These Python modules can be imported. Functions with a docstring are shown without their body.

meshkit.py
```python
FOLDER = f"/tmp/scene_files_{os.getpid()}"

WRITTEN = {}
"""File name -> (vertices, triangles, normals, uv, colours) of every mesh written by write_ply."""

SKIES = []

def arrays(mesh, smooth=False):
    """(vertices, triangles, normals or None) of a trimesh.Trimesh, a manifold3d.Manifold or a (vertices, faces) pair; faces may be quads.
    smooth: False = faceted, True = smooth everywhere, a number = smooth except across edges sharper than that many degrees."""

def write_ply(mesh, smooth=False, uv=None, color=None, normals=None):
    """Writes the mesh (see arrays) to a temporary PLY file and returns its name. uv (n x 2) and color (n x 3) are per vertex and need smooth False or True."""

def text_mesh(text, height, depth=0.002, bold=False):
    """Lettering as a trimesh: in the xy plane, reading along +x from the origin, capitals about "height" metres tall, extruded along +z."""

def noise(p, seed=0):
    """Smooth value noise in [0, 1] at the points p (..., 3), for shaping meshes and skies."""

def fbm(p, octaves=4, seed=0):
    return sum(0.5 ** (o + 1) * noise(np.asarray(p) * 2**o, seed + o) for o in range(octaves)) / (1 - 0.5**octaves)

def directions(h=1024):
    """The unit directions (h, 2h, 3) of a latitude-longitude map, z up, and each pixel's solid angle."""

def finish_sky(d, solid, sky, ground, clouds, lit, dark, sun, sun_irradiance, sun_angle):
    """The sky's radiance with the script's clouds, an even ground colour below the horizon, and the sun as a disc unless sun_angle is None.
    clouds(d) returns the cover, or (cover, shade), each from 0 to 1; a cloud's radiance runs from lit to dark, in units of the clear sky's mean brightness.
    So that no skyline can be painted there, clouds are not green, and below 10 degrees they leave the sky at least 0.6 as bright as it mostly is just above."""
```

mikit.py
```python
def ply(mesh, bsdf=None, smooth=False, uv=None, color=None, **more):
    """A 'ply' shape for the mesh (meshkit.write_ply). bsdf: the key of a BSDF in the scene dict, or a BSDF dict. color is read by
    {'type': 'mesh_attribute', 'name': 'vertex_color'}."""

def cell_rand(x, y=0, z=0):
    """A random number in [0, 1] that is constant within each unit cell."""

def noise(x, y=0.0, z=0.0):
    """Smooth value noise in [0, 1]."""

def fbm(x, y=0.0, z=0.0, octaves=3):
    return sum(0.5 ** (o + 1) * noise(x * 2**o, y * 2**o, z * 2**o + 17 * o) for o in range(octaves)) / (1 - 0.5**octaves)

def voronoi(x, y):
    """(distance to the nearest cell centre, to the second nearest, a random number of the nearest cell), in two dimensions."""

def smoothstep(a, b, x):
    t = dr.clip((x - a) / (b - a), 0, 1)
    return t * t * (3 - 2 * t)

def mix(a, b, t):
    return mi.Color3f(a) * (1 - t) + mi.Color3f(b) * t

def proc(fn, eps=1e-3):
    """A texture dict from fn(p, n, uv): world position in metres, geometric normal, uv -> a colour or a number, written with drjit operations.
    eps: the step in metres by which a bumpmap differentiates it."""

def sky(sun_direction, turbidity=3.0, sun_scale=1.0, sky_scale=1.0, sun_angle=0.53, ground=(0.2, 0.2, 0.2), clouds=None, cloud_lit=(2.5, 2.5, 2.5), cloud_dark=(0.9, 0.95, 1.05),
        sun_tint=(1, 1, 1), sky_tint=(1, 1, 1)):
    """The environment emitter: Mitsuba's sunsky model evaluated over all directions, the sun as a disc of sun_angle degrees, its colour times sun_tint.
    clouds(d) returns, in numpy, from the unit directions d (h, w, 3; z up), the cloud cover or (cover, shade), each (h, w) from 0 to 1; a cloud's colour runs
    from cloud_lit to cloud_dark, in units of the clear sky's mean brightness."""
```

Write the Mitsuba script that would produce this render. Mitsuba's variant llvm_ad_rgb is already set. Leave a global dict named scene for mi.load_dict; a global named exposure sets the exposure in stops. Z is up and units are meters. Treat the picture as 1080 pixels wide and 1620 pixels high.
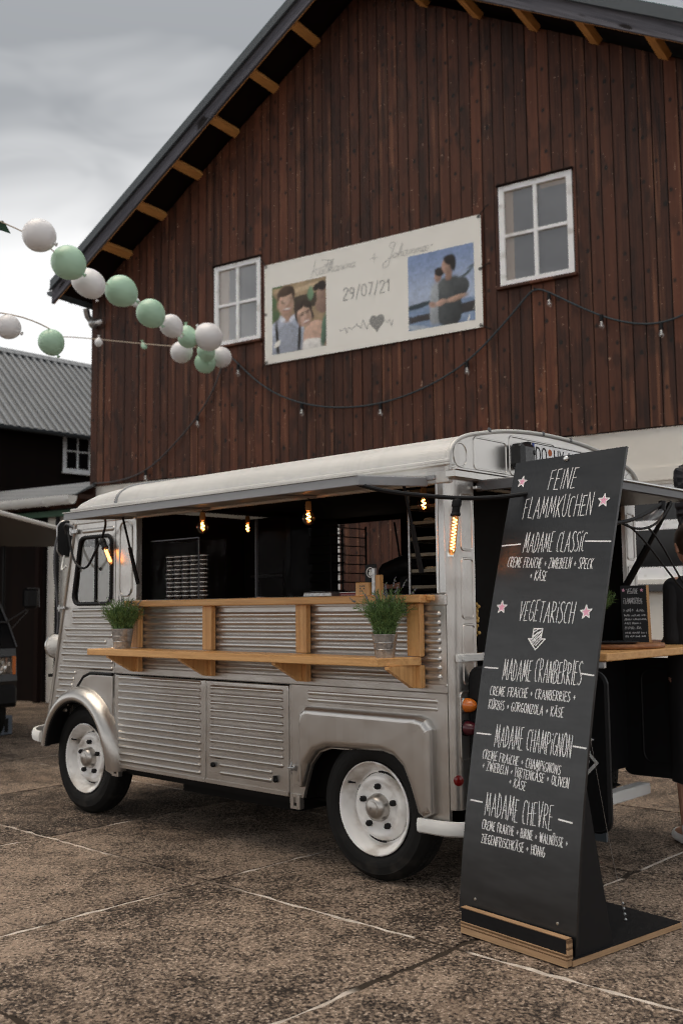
import math, random
import numpy as np, trimesh, mapbox_earcut
import drjit as dr, mitsuba as mi, mikit, meshkit
from mikit import noise, fbm, voronoi, cell_rand, smoothstep, mix
from manifold3d import Manifold
from shapely.geometry import Polygon, LineString, Point, box as sbox, MultiPolygon
from shapely.ops import unary_union
from shapely import affinity
random.seed(7); rng = np.random.default_rng(7)
T = mi.ScalarTransform4f
scene, labels = {'type': 'scene'}, {}

# ---------------------------------------------------------------- camera, sky, exposure
CAM = np.array([3.23367541, -3.6688368, 1.28482459])
FWD = np.array([-0.67848549, 0.72857828, 0.09397407])
UPV = np.array([0.07208908, -0.06127159, 0.99551442])
scene['camera'] = dict(type='thinlens', fov=2 * math.degrees(math.atan(540 / 1600)), fov_axis='x', near_clip=0.05, far_clip=400.0,
                       aperture_radius=0.0065, focus_distance=4.6,
                       to_world=T().look_at(origin=CAM.tolist(), target=(CAM + FWD).tolist(), up=UPV.tolist()))
exposure = 1.6

def clouds(d):
    z = np.maximum(d[..., 2], 0.0)
    q = d[..., :2] / (z + 0.30)[..., None]
    p = np.stack([q[..., 0] * 1.5 + 3.1, q[..., 1] * 1.5 + 1.7, z * 2.6 + 0.9], -1)
    w = meshkit.fbm(p * 1.1 + 9, 3, seed=5)
    p = p + (w - 0.5)[..., None] * np.array([1.3, 1.3, 0.6])
    n = meshkit.fbm(p * 1.15 + 2.3, 6, seed=40)
    s = np.clip((n - 0.37) / 0.21, 0, 1)
    low = np.clip((z - 0.235) / 0.07, 0, 1)                      # a bright deck towards the horizon
    up = np.clip((z - 0.45) / 0.5, 0, 1)                        # an overcast sky brightens towards the zenith
    return np.ones_like(z), np.clip((0.10 + 0.90 * low) * (0.16 + 0.84 * s) - 0.28 * up, 0, 1)

scene['sky'] = mikit.sky([-0.20, -0.22, 1.0], turbidity=4, sun_scale=0.42, sun_angle=45, sky_scale=0.80, clouds=clouds,
                         cloud_lit=(4.1, 4.1, 4.08), cloud_dark=(1.30, 1.37, 1.46), ground=(0.16, 0.135, 0.115))

# ---------------------------------------------------------------- barn frame (its gable wall stands at 10 degrees to the truck)
B0 = np.array([-8.785, 4.133, 0.0]); S = np.array([0.98499, 0.17263, 0.0]); N = np.array([0.17263, -0.98499, 0.0])
Z3 = np.array([0, 0, 1.0])
def WL(s, z, off=0.0): return B0 + S * s + N * off + Z3 * z

# ---------------------------------------------------------------- helpers
used = set()
def num(base):
    k, i = base, 0
    while k in used:
        i += 1; k = f'{base}_{i:03d}'
    used.add(k); return k
def tm(v, f): return trimesh.Trimesh(np.asarray(v, float), np.asarray(f, int), process=False)
def cat(*ms):
    ms = [m for x in ms for m in (x if isinstance(x, (list, tuple)) else [x])]
    return trimesh.util.concatenate(ms) if len(ms) > 1 else ms[0]
def hull(pts):
    m = Manifold.hull_points(np.asarray(pts, float)).to_mesh()
    return tm(m.vert_properties[:, :3], m.tri_verts)
def box(x0, x1, y0, y1, z0, z1, b=0.0):
    x0, x1 = sorted((x0, x1)); y0, y1 = sorted((y0, y1)); z0, z1 = sorted((z0, z1))
    if b:
        P = []
        for x, sx in ((x0, 1), (x1, -1)):
            for y, sy in ((y0, 1), (y1, -1)):
                for z, sz in ((z0, 1), (z1, -1)):
                    P += [(x + sx * b, y + sy * b, z), (x + sx * b, y, z + sz * b), (x, y + sy * b, z + sz * b)]
        return hull(P)
    v = [(x, y, z) for x in (x0, x1) for y in (y0, y1) for z in (z0, z1)]
    return tm(v, [[0, 1, 3], [0, 3, 2], [4, 6, 7], [4, 7, 5], [0, 4, 5], [0, 5, 1], [2, 3, 7], [2, 7, 6], [0, 2, 6], [0, 6, 4], [1, 5, 7], [1, 7, 3]])
def frame(mesh, O, U, V, W=None):
    U, V = np.asarray(U, float), np.asarray(V, float)
    W = np.cross(U, V) if W is None else np.asarray(W, float)
    m = mesh.copy(); v = m.vertices
    m.vertices = np.asarray(O, float) + np.outer(v[:, 0], U) + np.outer(v[:, 1], V) + np.outer(v[:, 2], W)
    if np.dot(np.cross(U, V), W) < 0: m.faces = m.faces[:, ::-1]
    return m
def wallbox(s0, s1, o0, o1, z0, z1, b=0.0): return frame(box(s0, s1, o0, o1, z0, z1, b), B0, S, N, Z3)
def obox(c, u, v, w, su, sv, sw, b=0.0): return frame(box(-su / 2, su / 2, -sv / 2, sv / 2, -sw / 2, sw / 2, b), c, u, v, w)
def unit_rows(v): return v / (np.linalg.norm(v, axis=1, keepdims=True) + 1e-9)
def unit(v): v = np.asarray(v, float); return v / np.linalg.norm(v)
def tube(pts, r, n=8, cap=True, closed=False):
    P = np.asarray(pts, float); m = len(P)
    rr = np.broadcast_to(np.asarray(r, float), (m,))
    t = np.gradient(P, axis=0) if not closed else np.roll(P, -1, 0) - np.roll(P, 1, 0)
    t /= np.linalg.norm(t, axis=1, keepdims=True) + 1e-12
    a = np.cross(t[0], [0, 0, 1]) if abs(t[0][2]) < 0.9 else np.cross(t[0], [1, 0, 0])
    a = unit(a); V = []
    for i in range(m):
        a = a - t[i] * np.dot(a, t[i]); a = unit(a); b = np.cross(t[i], a)
        for k in range(n):
            th = 2 * math.pi * k / n
            V.append(P[i] + rr[i] * (math.cos(th) * a + math.sin(th) * b))
    F = []
    for i in range(m if closed else m - 1):
        for k in range(n):
            p, q = i * n + k, i * n + (k + 1) % n
            r2, s2 = ((i + 1) % m) * n + k, ((i + 1) % m) * n + (k + 1) % n
            F += [[p, q, s2], [p, s2, r2]]
    if cap and not closed:
        V += [P[0], P[-1]]; c0, c1 = len(V) - 2, len(V) - 1
        for k in range(n):
            F += [[c0, (k + 1) % n, k], [c1, (m - 1) * n + k, (m - 1) * n + (k + 1) % n]]
    return tm(V, F)
def lathe(prof, n=24, O=(0, 0, 0), axis=(0, 0, 1)):
    """profile of (radius, height) turned about axis"""
    prof = np.asarray(prof, float); m = len(prof)
    th = np.arange(n) * 2 * math.pi / n
    V = np.stack([np.outer(prof[:, 0], np.cos(th)), np.outer(prof[:, 0], np.sin(th)), np.repeat(prof[:, 1:2], n, 1)], -1).reshape(-1, 3)
    F = []
    for i in range(m - 1):
        for k in range(n):
            p, q = i * n + k, i * n + (k + 1) % n
            F += [[p, q, q + n], [p, q + n, p + n]]
    w = unit(axis); u = unit(np.cross(w, [0, 0, 1]) if abs(w[2]) < 0.9 else [1, 0, 0]); v = np.cross(w, u)
    mesh = tm(V, F); mesh.merge_vertices()
    mesh.update_faces(mesh.nondegenerate_faces())
    return frame(mesh, O, u, v, w)
def ball(O, r, n=2, sx=1, sy=1, sz=1):
    m = trimesh.creation.icosphere(n, 1.0); m.vertices = m.vertices * np.array([sx, sy, sz]) * r + np.asarray(O, float); return m
def extr(poly, depth):
    gs = getattr(poly, 'geoms', [poly])
    return cat([trimesh.creation.extrude_polygon(g, depth, engine='earcut') for g in gs if g.area > 1e-9])
def side(poly, yo, t=0.02):
    """sheet in the plane of the truck's near side (x, z), its outer face at y = yo"""
    return frame(extr(poly, t), (0, yo + t, 0), (1, 0, 0), (0, 0, 1), (0, -1, 0))
def rear(poly, xo, t=0.02): return frame(extr(poly, t), (xo - t, 0, 0), (0, 1, 0), (0, 0, 1), (1, 0, 0))
def onwall(poly, off, t): return frame(extr(poly, t), WL(0, 0, off - t), S, Z3, N)
def rnd(poly, r, q=4): return poly.buffer(-r, quad_segs=q).buffer(r, quad_segs=q)
def pillow(poly, O, U, V, h, r, n=5):
    """a raised panel with a rounded edge: rings of the outline drawn in as they rise, then a flat top"""
    ring = np.array(poly.exterior.segmentize(0.03).coords)[:-1]
    if Polygon(ring).exterior.is_ccw is False: ring = ring[::-1]
    d = np.roll(ring, -1, 0) - np.roll(ring, 1, 0); d /= np.linalg.norm(d, axis=1, keepdims=True)
    inn = np.stack([-d[:, 1], d[:, 0]], 1); m = len(ring); Vt, F = [], []
    for k in range(n + 2):
        a = 0 if k == 0 else (k - 1) / n * math.pi / 2
        ins, z = r * (1 - math.cos(a)), (0 if k == 0 else (h - r) + r * math.sin(a))
        q = ring + inn * ins; Vt.append(np.c_[q, np.full(m, z)])
    for k in range(n + 1):
        for i in range(m):
            p, q = k * m + i, k * m + (i + 1) % m
            F += [[p, q, q + m], [p, q + m, p + m]]
    top = Vt[-1][:, :2]; tr = mapbox_earcut.triangulate_float64(top, np.array([m], np.uint32)).reshape(-1, 3) + (n + 1) * m
    nn = np.cross(np.r_[top[tr[0][1] - (n + 1) * m] - top[tr[0][0] - (n + 1) * m], 0], np.r_[top[tr[0][2] - (n + 1) * m] - top[tr[0][0] - (n + 1) * m], 0])[2]
    F += (tr if nn > 0 else tr[:, ::-1]).tolist()
    return frame(tm(np.vstack(Vt), F), O, U, V)
def rib(x0, x1, z, yo, h=0.009, w=0.034, n=9, ne=5):
    """one pressed horizontal bead, rounded at both ends, standing out of the sheet at y = yo"""
    d = [w / 2 * (1 - math.cos(math.pi / 2 * k / ne)) for k in range(ne + 1)]
    xs = [(x0 + a, math.sqrt(max(0, 1 - (1 - a / (w / 2)) ** 2))) for a in d] + [(x1 - a, math.sqrt(max(0, 1 - (1 - a / (w / 2)) ** 2))) for a in d[::-1]]
    V, F = [], []
    for x, s in xs:
        s = max(s, 0.04)
        for k in range(n):
            t = -1 + 2 * k / (n - 1); V.append((x, yo + 0.0012 - s * h * max(0.0, math.cos(math.pi / 2 * t)) ** 0.85, z + t * w / 2 * s))
    for i in range(len(xs) - 1):
        for k in range(n - 1):
            p = i * n + k; F += [[p, p + n, p + n + 1], [p, p + n + 1, p + 1]]
    return tm(V, F)
def spline(pts, n=8):
    from scipy.interpolate import CubicSpline
    P = np.asarray(pts, float); t = np.r_[0, np.cumsum(np.linalg.norm(np.diff(P, axis=0), axis=1))]
    return CubicSpline(t, P)(np.linspace(0, t[-1], (len(P) - 1) * n + 1))
def sag(a, b, drop, n=14):
    a, b = np.asarray(a, float), np.asarray(b, float); t = np.linspace(0, 1, n)[:, None]
    return a * (1 - t) + b * t - Z3 * drop * 4 * t * (1 - t)
def entry(key, mesh, mat, smooth=False, **kw): scene[key] = mikit.ply(mesh, mat, smooth=smooth, **kw); return key
def thing(name, label, cat_, group=None):
    k = num(name); labels[k] = dict(label=label, category=cat_)
    if group: labels[k]['group'] = group
    return k
def part(parent, name, mesh, mat, smooth=False, label=None, kind=None, **kw):
    k = num(parent + '__' + name); entry(k, mesh, mat, smooth, **kw)
    if label or kind: labels[k] = {a: b for a, b in (('label', label), ('kind', kind)) if b}
    return k
def holder(parent, name): return num(parent + '__' + name)
def solo(name, label, cat_, mesh, mat, smooth=False, group=None):
    k = thing(name, label, cat_, group); entry(k, mesh, mat, smooth); return k
def struct(name, mesh, mat, label, smooth=False):
    k = num(name); labels[k] = dict(kind='structure', label=label)
    if mesh is not None: entry(k, mesh, mat, smooth)
    return k

# ---------------------------------------------------------------- materials
def mat(name, color, rough=0.5, metallic=0.0, spec=0.5, bump=None, bscale=1.0, **kw):
    c = {'type': 'rgb', 'value': list(color)} if isinstance(color, (tuple, list)) else color
    b = dict(type='principled', base_color=c, roughness=rough, metallic=metallic, specular=spec, **kw)
    if bump is not None: b = dict(type='bumpmap', arbitrary=bump, scale=bscale, bsdf=b)
    scene[name] = dict(type='twosided', bsdf=b)
    return name
def col(*c): return mi.Color3f(*c)

def f_ground(p, n, uv):
    a = noise(p.x * 130, p.y * 130, 1.0); b = noise(p.x * 260, p.y * 260, 5.0); v, v2, r = voronoi(p.x * 84, p.y * 84)
    big = fbm(p.x * 1.3 + 4, p.y * 1.3, 2.0, octaves=4); mid = fbm(p.x * 9, p.y * 9, 3.0, octaves=3)
    slab = cell_rand(dr.floor((p.x + 0.6) / 1.44), dr.floor((p.y + 0.5) / 1.45), 3)
    t = 0.42 * a + 0.34 * b + 0.42 * r + 0.42 * (mid - 0.5) + 0.46 * (big - 0.5) + 0.16 * (slab - 0.5) - 0.22
    c = mix(col(0.014, 0.0095, 0.007), col(0.250, 0.188, 0.142), smoothstep(0.04, 0.78, t))
    c = mix(c, col(0.50, 0.43, 0.37), smoothstep(0.80, 0.97, r) * smoothstep(0.40, 0.15, v) * (0.45 + 0.5 * mid))
    moss = 0.6 * smoothstep(0.58, 0.78, fbm(p.x * 2.1 + 9, p.y * 2.1 + 3, 1.0, octaves=3))
    return mix(c, c * col(0.62, 0.58, 0.55), moss)
def f_ground_b(p, n, uv):
    v, v2, r = voronoi(p.x * 84, p.y * 84)
    return 0.5 * noise(p.x * 150, p.y * 150, 1.0) + 0.6 * (1 - smoothstep(0.1, 0.5, v)) * r + 1.2 * fbm(p.x * 14, p.y * 14, 2.0, octaves=2)
mat('mat_ground', mikit.proc(f_ground), 0.85, spec=0.3, bump=mikit.proc(f_ground_b, eps=1.5e-3), bscale=0.0026)
def f_joint(p, n, uv):
    a = fbm(p.x * 30, p.y * 30, 1.0, octaves=3); b = fbm(p.x * 2.6, p.y * 2.6, 4.0, octaves=3)
    w_ = smoothstep(0.26, 0.44, fbm(p.x * 1.7 + 3, p.y * 1.7 + 8, 2.0, octaves=3))
    c = mix(mix(col(0.07, 0.055, 0.043), col(0.20, 0.16, 0.13), a), mix(col(0.28, 0.24, 0.205), col(0.60, 0.54, 0.48), a), w_)
    return mix(c, col(0.035, 0.027, 0.021), smoothstep(0.60, 0.66, b))
mat('mat_joint', mikit.proc(f_joint), 0.95, spec=0.1)

def f_barn(p, n, uv):
    dx, dy = p.x - B0[0], p.y - B0[1]
    s = dx * S[0] + dy * S[1]; z = p.z
    i = dr.floor(s / 0.131); r = cell_rand(i, 1, 1); r2 = cell_rand(i, 2, 5); u = s / 0.131 - i
    g = fbm(s * 70 + r * 40, z * 1.7 + r2 * 90, r * 9, octaves=3)
    g2 = fbm(s * 22 + r2 * 31, z * 0.8 + r * 50, 3.0, octaves=3)
    kx = cell_rand(i, dr.floor(z * 2.2 + r * 7), 7); kz = z * 2.2 + r * 7 - dr.floor(z * 2.2 + r * 7)
    kd = dr.sqrt(dr.square((u - 0.2 - 0.6 * kx) * 0.131) + dr.square((kz - 0.5) / 2.2 * 0.75))
    knot = smoothstep(0.026, 0.008, kd) * smoothstep(0.45, 0.55, cell_rand(i, dr.floor(z * 2.2 + r * 7), 11))
    blot = smoothstep(0.52, 0.72, fbm(s * 9 + r * 20, z * 3.1 + r2 * 20, 6.0, octaves=3))
    dk = dr.select(r2 > 0.8, 0.74, dr.select(r > 0.82, 1.2, 1.0))
    c = mix(col(0.030, 0.0088, 0.0045), col(0.162, 0.052, 0.0245), dr.clip(0.55 * (r - 0.3) + 0.85 * g, 0, 1)) * dk
    c = mix(c, col(0.34, 0.140, 0.072), smoothstep(0.54, 0.80, g2) * 0.5 * smoothstep(0.15, 0.6, r2))
    c = mix(c, col(0.012, 0.006, 0.0045), dr.clip(knot * 0.9 + blot * 0.5, 0, 1))
    c = c * 0.68 * (0.40 + 0.60 * smoothstep(0.0, 0.10, u) * smoothstep(1.0, 0.90, u))
    sp = smoothstep(0.93, 0.97, noise(s * 60, z * 26, 8.0))
    return mix(c, col(0.48, 0.31, 0.22), sp * 0.6 * smoothstep(0.5, 0.7, g2 + r * 0.2))
def f_barn_b(p, n, uv):
    dx, dy = p.x - B0[0], p.y - B0[1]; s = dx * S[0] + dy * S[1]
    return fbm(s * 80, p.z * 2.2, 1.0, octaves=2)
mat('mat_barn', mikit.proc(f_barn), 0.62, spec=0.35, bump=mikit.proc(f_barn_b, eps=2e-3), bscale=0.004)
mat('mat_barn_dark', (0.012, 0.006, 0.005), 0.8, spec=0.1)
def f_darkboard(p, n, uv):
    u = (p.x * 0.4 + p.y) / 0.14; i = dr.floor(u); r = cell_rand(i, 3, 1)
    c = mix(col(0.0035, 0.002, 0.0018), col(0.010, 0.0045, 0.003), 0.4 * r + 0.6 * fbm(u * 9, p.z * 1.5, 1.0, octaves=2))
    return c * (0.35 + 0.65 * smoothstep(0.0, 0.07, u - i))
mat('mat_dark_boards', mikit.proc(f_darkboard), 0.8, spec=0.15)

def woodf(dark, light, axis, fq=60.0, stretch=2.5):
    def f(p, n, uv):
        a, b, c = (p.x, p.y, p.z) if axis == 0 else (p.z, p.x, p.y) if axis == 2 else (p.y, p.x, p.z)
        w = fbm(a * 1.2, b * 9, c * 9, octaves=2)
        g = noise(a * stretch, b * fq + w * 6, c * fq); h = fbm(a * stretch * 3, b * fq * 2.5, c * fq * 2.5, octaves=2)
        return mix(col(*dark), col(*light), dr.clip(0.6 * g + 0.5 * h - 0.05, 0, 1))
    return f
mat('mat_oak', mikit.proc(woodf((0.44, 0.205, 0.065), (0.74, 0.44, 0.18), 0)), 0.42, spec=0.4)
mat('mat_oak_up', mikit.proc(woodf((0.42, 0.19, 0.06), (0.70, 0.41, 0.165), 2)), 0.42, spec=0.4)
mat('mat_pine', mikit.proc(woodf((0.44, 0.185, 0.05), (0.70, 0.36, 0.12), 1)), 0.6, spec=0.3)
mat('mat_ply_edge', mikit.proc(lambda p, n, uv: mix(col(0.13, 0.075, 0.04), col(0.42, 0.27, 0.155), smoothstep(0.25, 0.5, noise(p.z * 160, 0.0, 0.0)) * (0.55 + 0.6 * fbm(p.x * 14, p.y * 14, p.z * 90, octaves=2)))), 0.7, spec=0.2)
mat('mat_olive_wood', mikit.proc(woodf((0.13, 0.045, 0.018), (0.48, 0.21, 0.08), 0, 45, 6)), 0.5, spec=0.4)
def f_grey_wood(p, n, uv):
    s = (p.x - B0[0]) * S[0] + (p.y - B0[1]) * S[1]
    q = p.z - dr.abs(s - 4.52) * -0.62
    g = fbm(s * 1.8, q * 60, 1.0, octaves=3); k = smoothstep(0.70, 0.80, fbm(s * 3.2 + 5, q * 11, 4.0, octaves=2))
    c = mix(col(0.050, 0.050, 0.062), col(0.170, 0.168, 0.192), g)
    return mix(c, col(0.02, 0.017, 0.017), k)
mat('mat_grey_wood', mikit.proc(f_grey_wood), 0.8, spec=0.2)
mat('mat_trim_metal', (0.060, 0.072, 0.082), 0.42, spec=0.5)
mat('mat_trim_edge', (0.12, 0.20, 0.20), 0.4)
def f_plaster(p, n, uv):
    a = fbm(p.x * 1.1, p.y * 1.1, p.z * 1.6, octaves=4); b = noise(p.x * 60, p.y * 60, p.z * 60)
    c = mix(col(0.64, 0.605, 0.545), col(0.78, 0.755, 0.70), a + 0.12 * (b - 0.5))
    st = smoothstep(0.62, 0.72, fbm(p.x * 6, p.y * 6, p.z * 1.0, octaves=3)) * smoothstep(1.7, 0.2, p.z)
    return mix(c, col(0.20, 0.165, 0.13), st * 0.8)
mat('mat_plaster', mikit.proc(f_plaster), 0.9, spec=0.15)
def f_white(p, n, uv):
    a = fbm(p.x * 9, p.y * 9, p.z * 9, octaves=3)
    return mix(col(0.84, 0.85, 0.86), col(0.62, 0.61, 0.59), smoothstep(0.58, 0.78, a))
mat('mat_white_frame', mikit.proc(f_white), 0.45)
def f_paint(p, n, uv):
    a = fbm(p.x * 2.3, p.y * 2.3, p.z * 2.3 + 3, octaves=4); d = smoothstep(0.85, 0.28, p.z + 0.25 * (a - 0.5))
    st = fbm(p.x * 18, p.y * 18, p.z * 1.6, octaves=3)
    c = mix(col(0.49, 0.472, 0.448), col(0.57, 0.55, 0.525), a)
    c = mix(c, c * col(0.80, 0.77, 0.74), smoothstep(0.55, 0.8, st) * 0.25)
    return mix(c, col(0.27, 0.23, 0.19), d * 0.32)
def f_paint_r(p, n, uv): return 0.26 + 0.12 * fbm(p.x * 3, p.y * 3, p.z * 3, octaves=3)
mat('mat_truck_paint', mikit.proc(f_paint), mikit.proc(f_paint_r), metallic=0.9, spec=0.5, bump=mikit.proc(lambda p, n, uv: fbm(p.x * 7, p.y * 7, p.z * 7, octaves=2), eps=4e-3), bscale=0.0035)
def f_roof(p, n, uv):
    a = fbm(p.x * 3, p.y * 3, p.z * 3, octaves=4); st = smoothstep(0.55, 0.75, fbm(p.x * 26, p.y * 2.2, 1.0, octaves=3))
    return mix(mix(col(0.48, 0.475, 0.455), col(0.56, 0.555, 0.535), a), col(0.38, 0.36, 0.33), st * 0.12)
mat('mat_roof_paint', mikit.proc(f_roof), 0.36, metallic=0.1, spec=0.5)
mat('mat_flap', (0.26, 0.265, 0.275), 0.42, metallic=0.25)
mat('mat_alloy', (0.60, 0.60, 0.59), 0.33, metallic=0.85)
mat('mat_chrome', (0.66, 0.65, 0.63), 0.16, metallic=1.0)
mat('mat_steel_dark', (0.10, 0.10, 0.105), 0.4, metallic=0.7)
mat('mat_black', (0.008, 0.008, 0.009), 0.5, spec=0.2)
mat('mat_black_gloss', (0.008, 0.008, 0.009), 0.16, spec=0.4)
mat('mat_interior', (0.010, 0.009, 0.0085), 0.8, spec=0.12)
mat('mat_rubber', mikit.proc(lambda p, n, uv: mix(col(0.0065, 0.0063, 0.006), col(0.022, 0.019, 0.016), smoothstep(0.5, 0.85, fbm(p.x * 16, p.y * 16, p.z * 16, octaves=3)) * smoothstep(0.30, 0.02, p.z))), 0.7, spec=0.22)
mat('mat_rim', mikit.proc(lambda p, n, uv: mix(col(0.76, 0.75, 0.73), col(0.38, 0.33, 0.28), smoothstep(0.42, 0.8, fbm(p.x * 11, p.y * 11, p.z * 11, octaves=4)) * 0.9)), 0.35)
mat('mat_white', (0.80, 0.80, 0.80), 0.5)
def f_chalk(p, n, uv):
    a = fbm(p.x * 3.5 + p.z * 2.0, p.y * 3, p.z * 9, octaves=4); b = fbm(p.x * 8, p.y * 8, p.z * 34, octaves=3)
    return mix(col(0.0030, 0.0032, 0.0037), col(0.0135, 0.0140, 0.0152), smoothstep(0.30, 0.75, 0.6 * a + 0.4 * b))
mat('mat_chalkboard', mikit.proc(f_chalk), mikit.proc(lambda p, n, uv: 0.24 + 0.12 * fbm(p.x * 6, p.y * 6, p.z * 12, octaves=2)), spec=0.60)
mat('mat_chalk', (0.74, 0.74, 0.75), 0.9, spec=0.1)
mat('mat_chalk_pink', (0.72, 0.36, 0.48), 0.9, spec=0.1)
def f_galv(p, n, uv):
    v, v2, r = voronoi(p.x * 70 + p.y * 40, p.z * 70)
    return mix(col(0.34, 0.34, 0.34), col(0.55, 0.55, 0.55), r)
mat('mat_galv', mikit.proc(f_galv), 0.34, metallic=0.85)
mat('mat_soil', (0.03, 0.02, 0.015), 0.95)
scene['mat_leaf'] = dict(type='twosided', bsdf=dict(type='principled', base_color=mikit.proc(
    lambda p, n, uv: mix(col(0.040, 0.088, 0.022), col(0.20, 0.31, 0.105), noise(p.x * 55, p.y * 55, p.z * 45))), roughness=0.55, specular=0.35))
mat('mat_lavender', (0.15, 0.145, 0.17), 0.8)
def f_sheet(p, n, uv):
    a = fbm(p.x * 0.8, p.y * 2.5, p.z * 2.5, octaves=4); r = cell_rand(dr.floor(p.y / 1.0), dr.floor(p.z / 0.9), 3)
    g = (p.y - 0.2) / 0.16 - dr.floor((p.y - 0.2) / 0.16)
    return mix(col(0.15, 0.16, 0.17), col(0.23, 0.24, 0.25), 0.75 * a + 0.25 * r) * (0.62 + 0.38 * smoothstep(0.02, 0.2, dr.abs(g - 0.30)))  # shade between the ribs painted into the groove colour
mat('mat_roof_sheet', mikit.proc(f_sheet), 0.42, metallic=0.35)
mat('mat_white_gutter', (0.66, 0.66, 0.64), 0.5)
mat('mat_green_paint', (0.045, 0.115, 0.07), 0.55)
mat('mat_skin', (0.56, 0.30, 0.205), 0.5, spec=0.35)
mat('mat_cloth_black', (0.012, 0.012, 0.014), 0.85, sheen=0.3)
mat('mat_hair', (0.045, 0.025, 0.015), 0.5)
mat('mat_amber', (0.55, 0.13, 0.008), 0.12, spec=0.6, clearcoat=0.8)
mat('mat_red_lens', (0.16, 0.008, 0.008), 0.15, spec=0.6)
mat('mat_dark_red', (0.06, 0.006, 0.012), 0.25)
mat('mat_rope', (0.50, 0.42, 0.34), 0.9)
mat('mat_banner', mikit.proc(lambda p, n, uv: mix(col(0.80, 0.785, 0.735), col(0.85, 0.835, 0.79), fbm(p.x * 2, p.y * 2, p.z * 3, octaves=2))), 0.6, spec=0.3)
mat('mat_ink', (0.09, 0.09, 0.09), 0.8)
mat('mat_ink_soft', (0.30, 0.30, 0.29), 0.8)
scene['mat_balloon_green'] = dict(type='twosided', bsdf=dict(type='principled', base_color={'type': 'rgb', 'value': [0.40, 0.60, 0.45]}, roughness=0.30, specular=0.45))
scene['mat_balloon_white'] = dict(type='twosided', bsdf=dict(type='principled', base_color={'type': 'rgb', 'value': [0.74, 0.73, 0.74]}, roughness=0.30, specular=0.45))
scene['mat_acrylic'] = dict(type='thindielectric', int_ior=1.035)
scene['mat_glass'] = dict(type='thindielectric', int_ior=1.5)
scene['mat_glass_shade'] = dict(type='thindielectric', int_ior=1.5, specular_transmittance={'type': 'rgb', 'value': [0.42, 0.42, 0.41]})  # cab glass darkened to stand in for shade on the wall beyond
scene['mat_glass_amber'] = dict(type='thindielectric', int_ior=1.4, specular_transmittance={'type': 'rgb', 'value': [0.98, 0.66, 0.36]})
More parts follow.
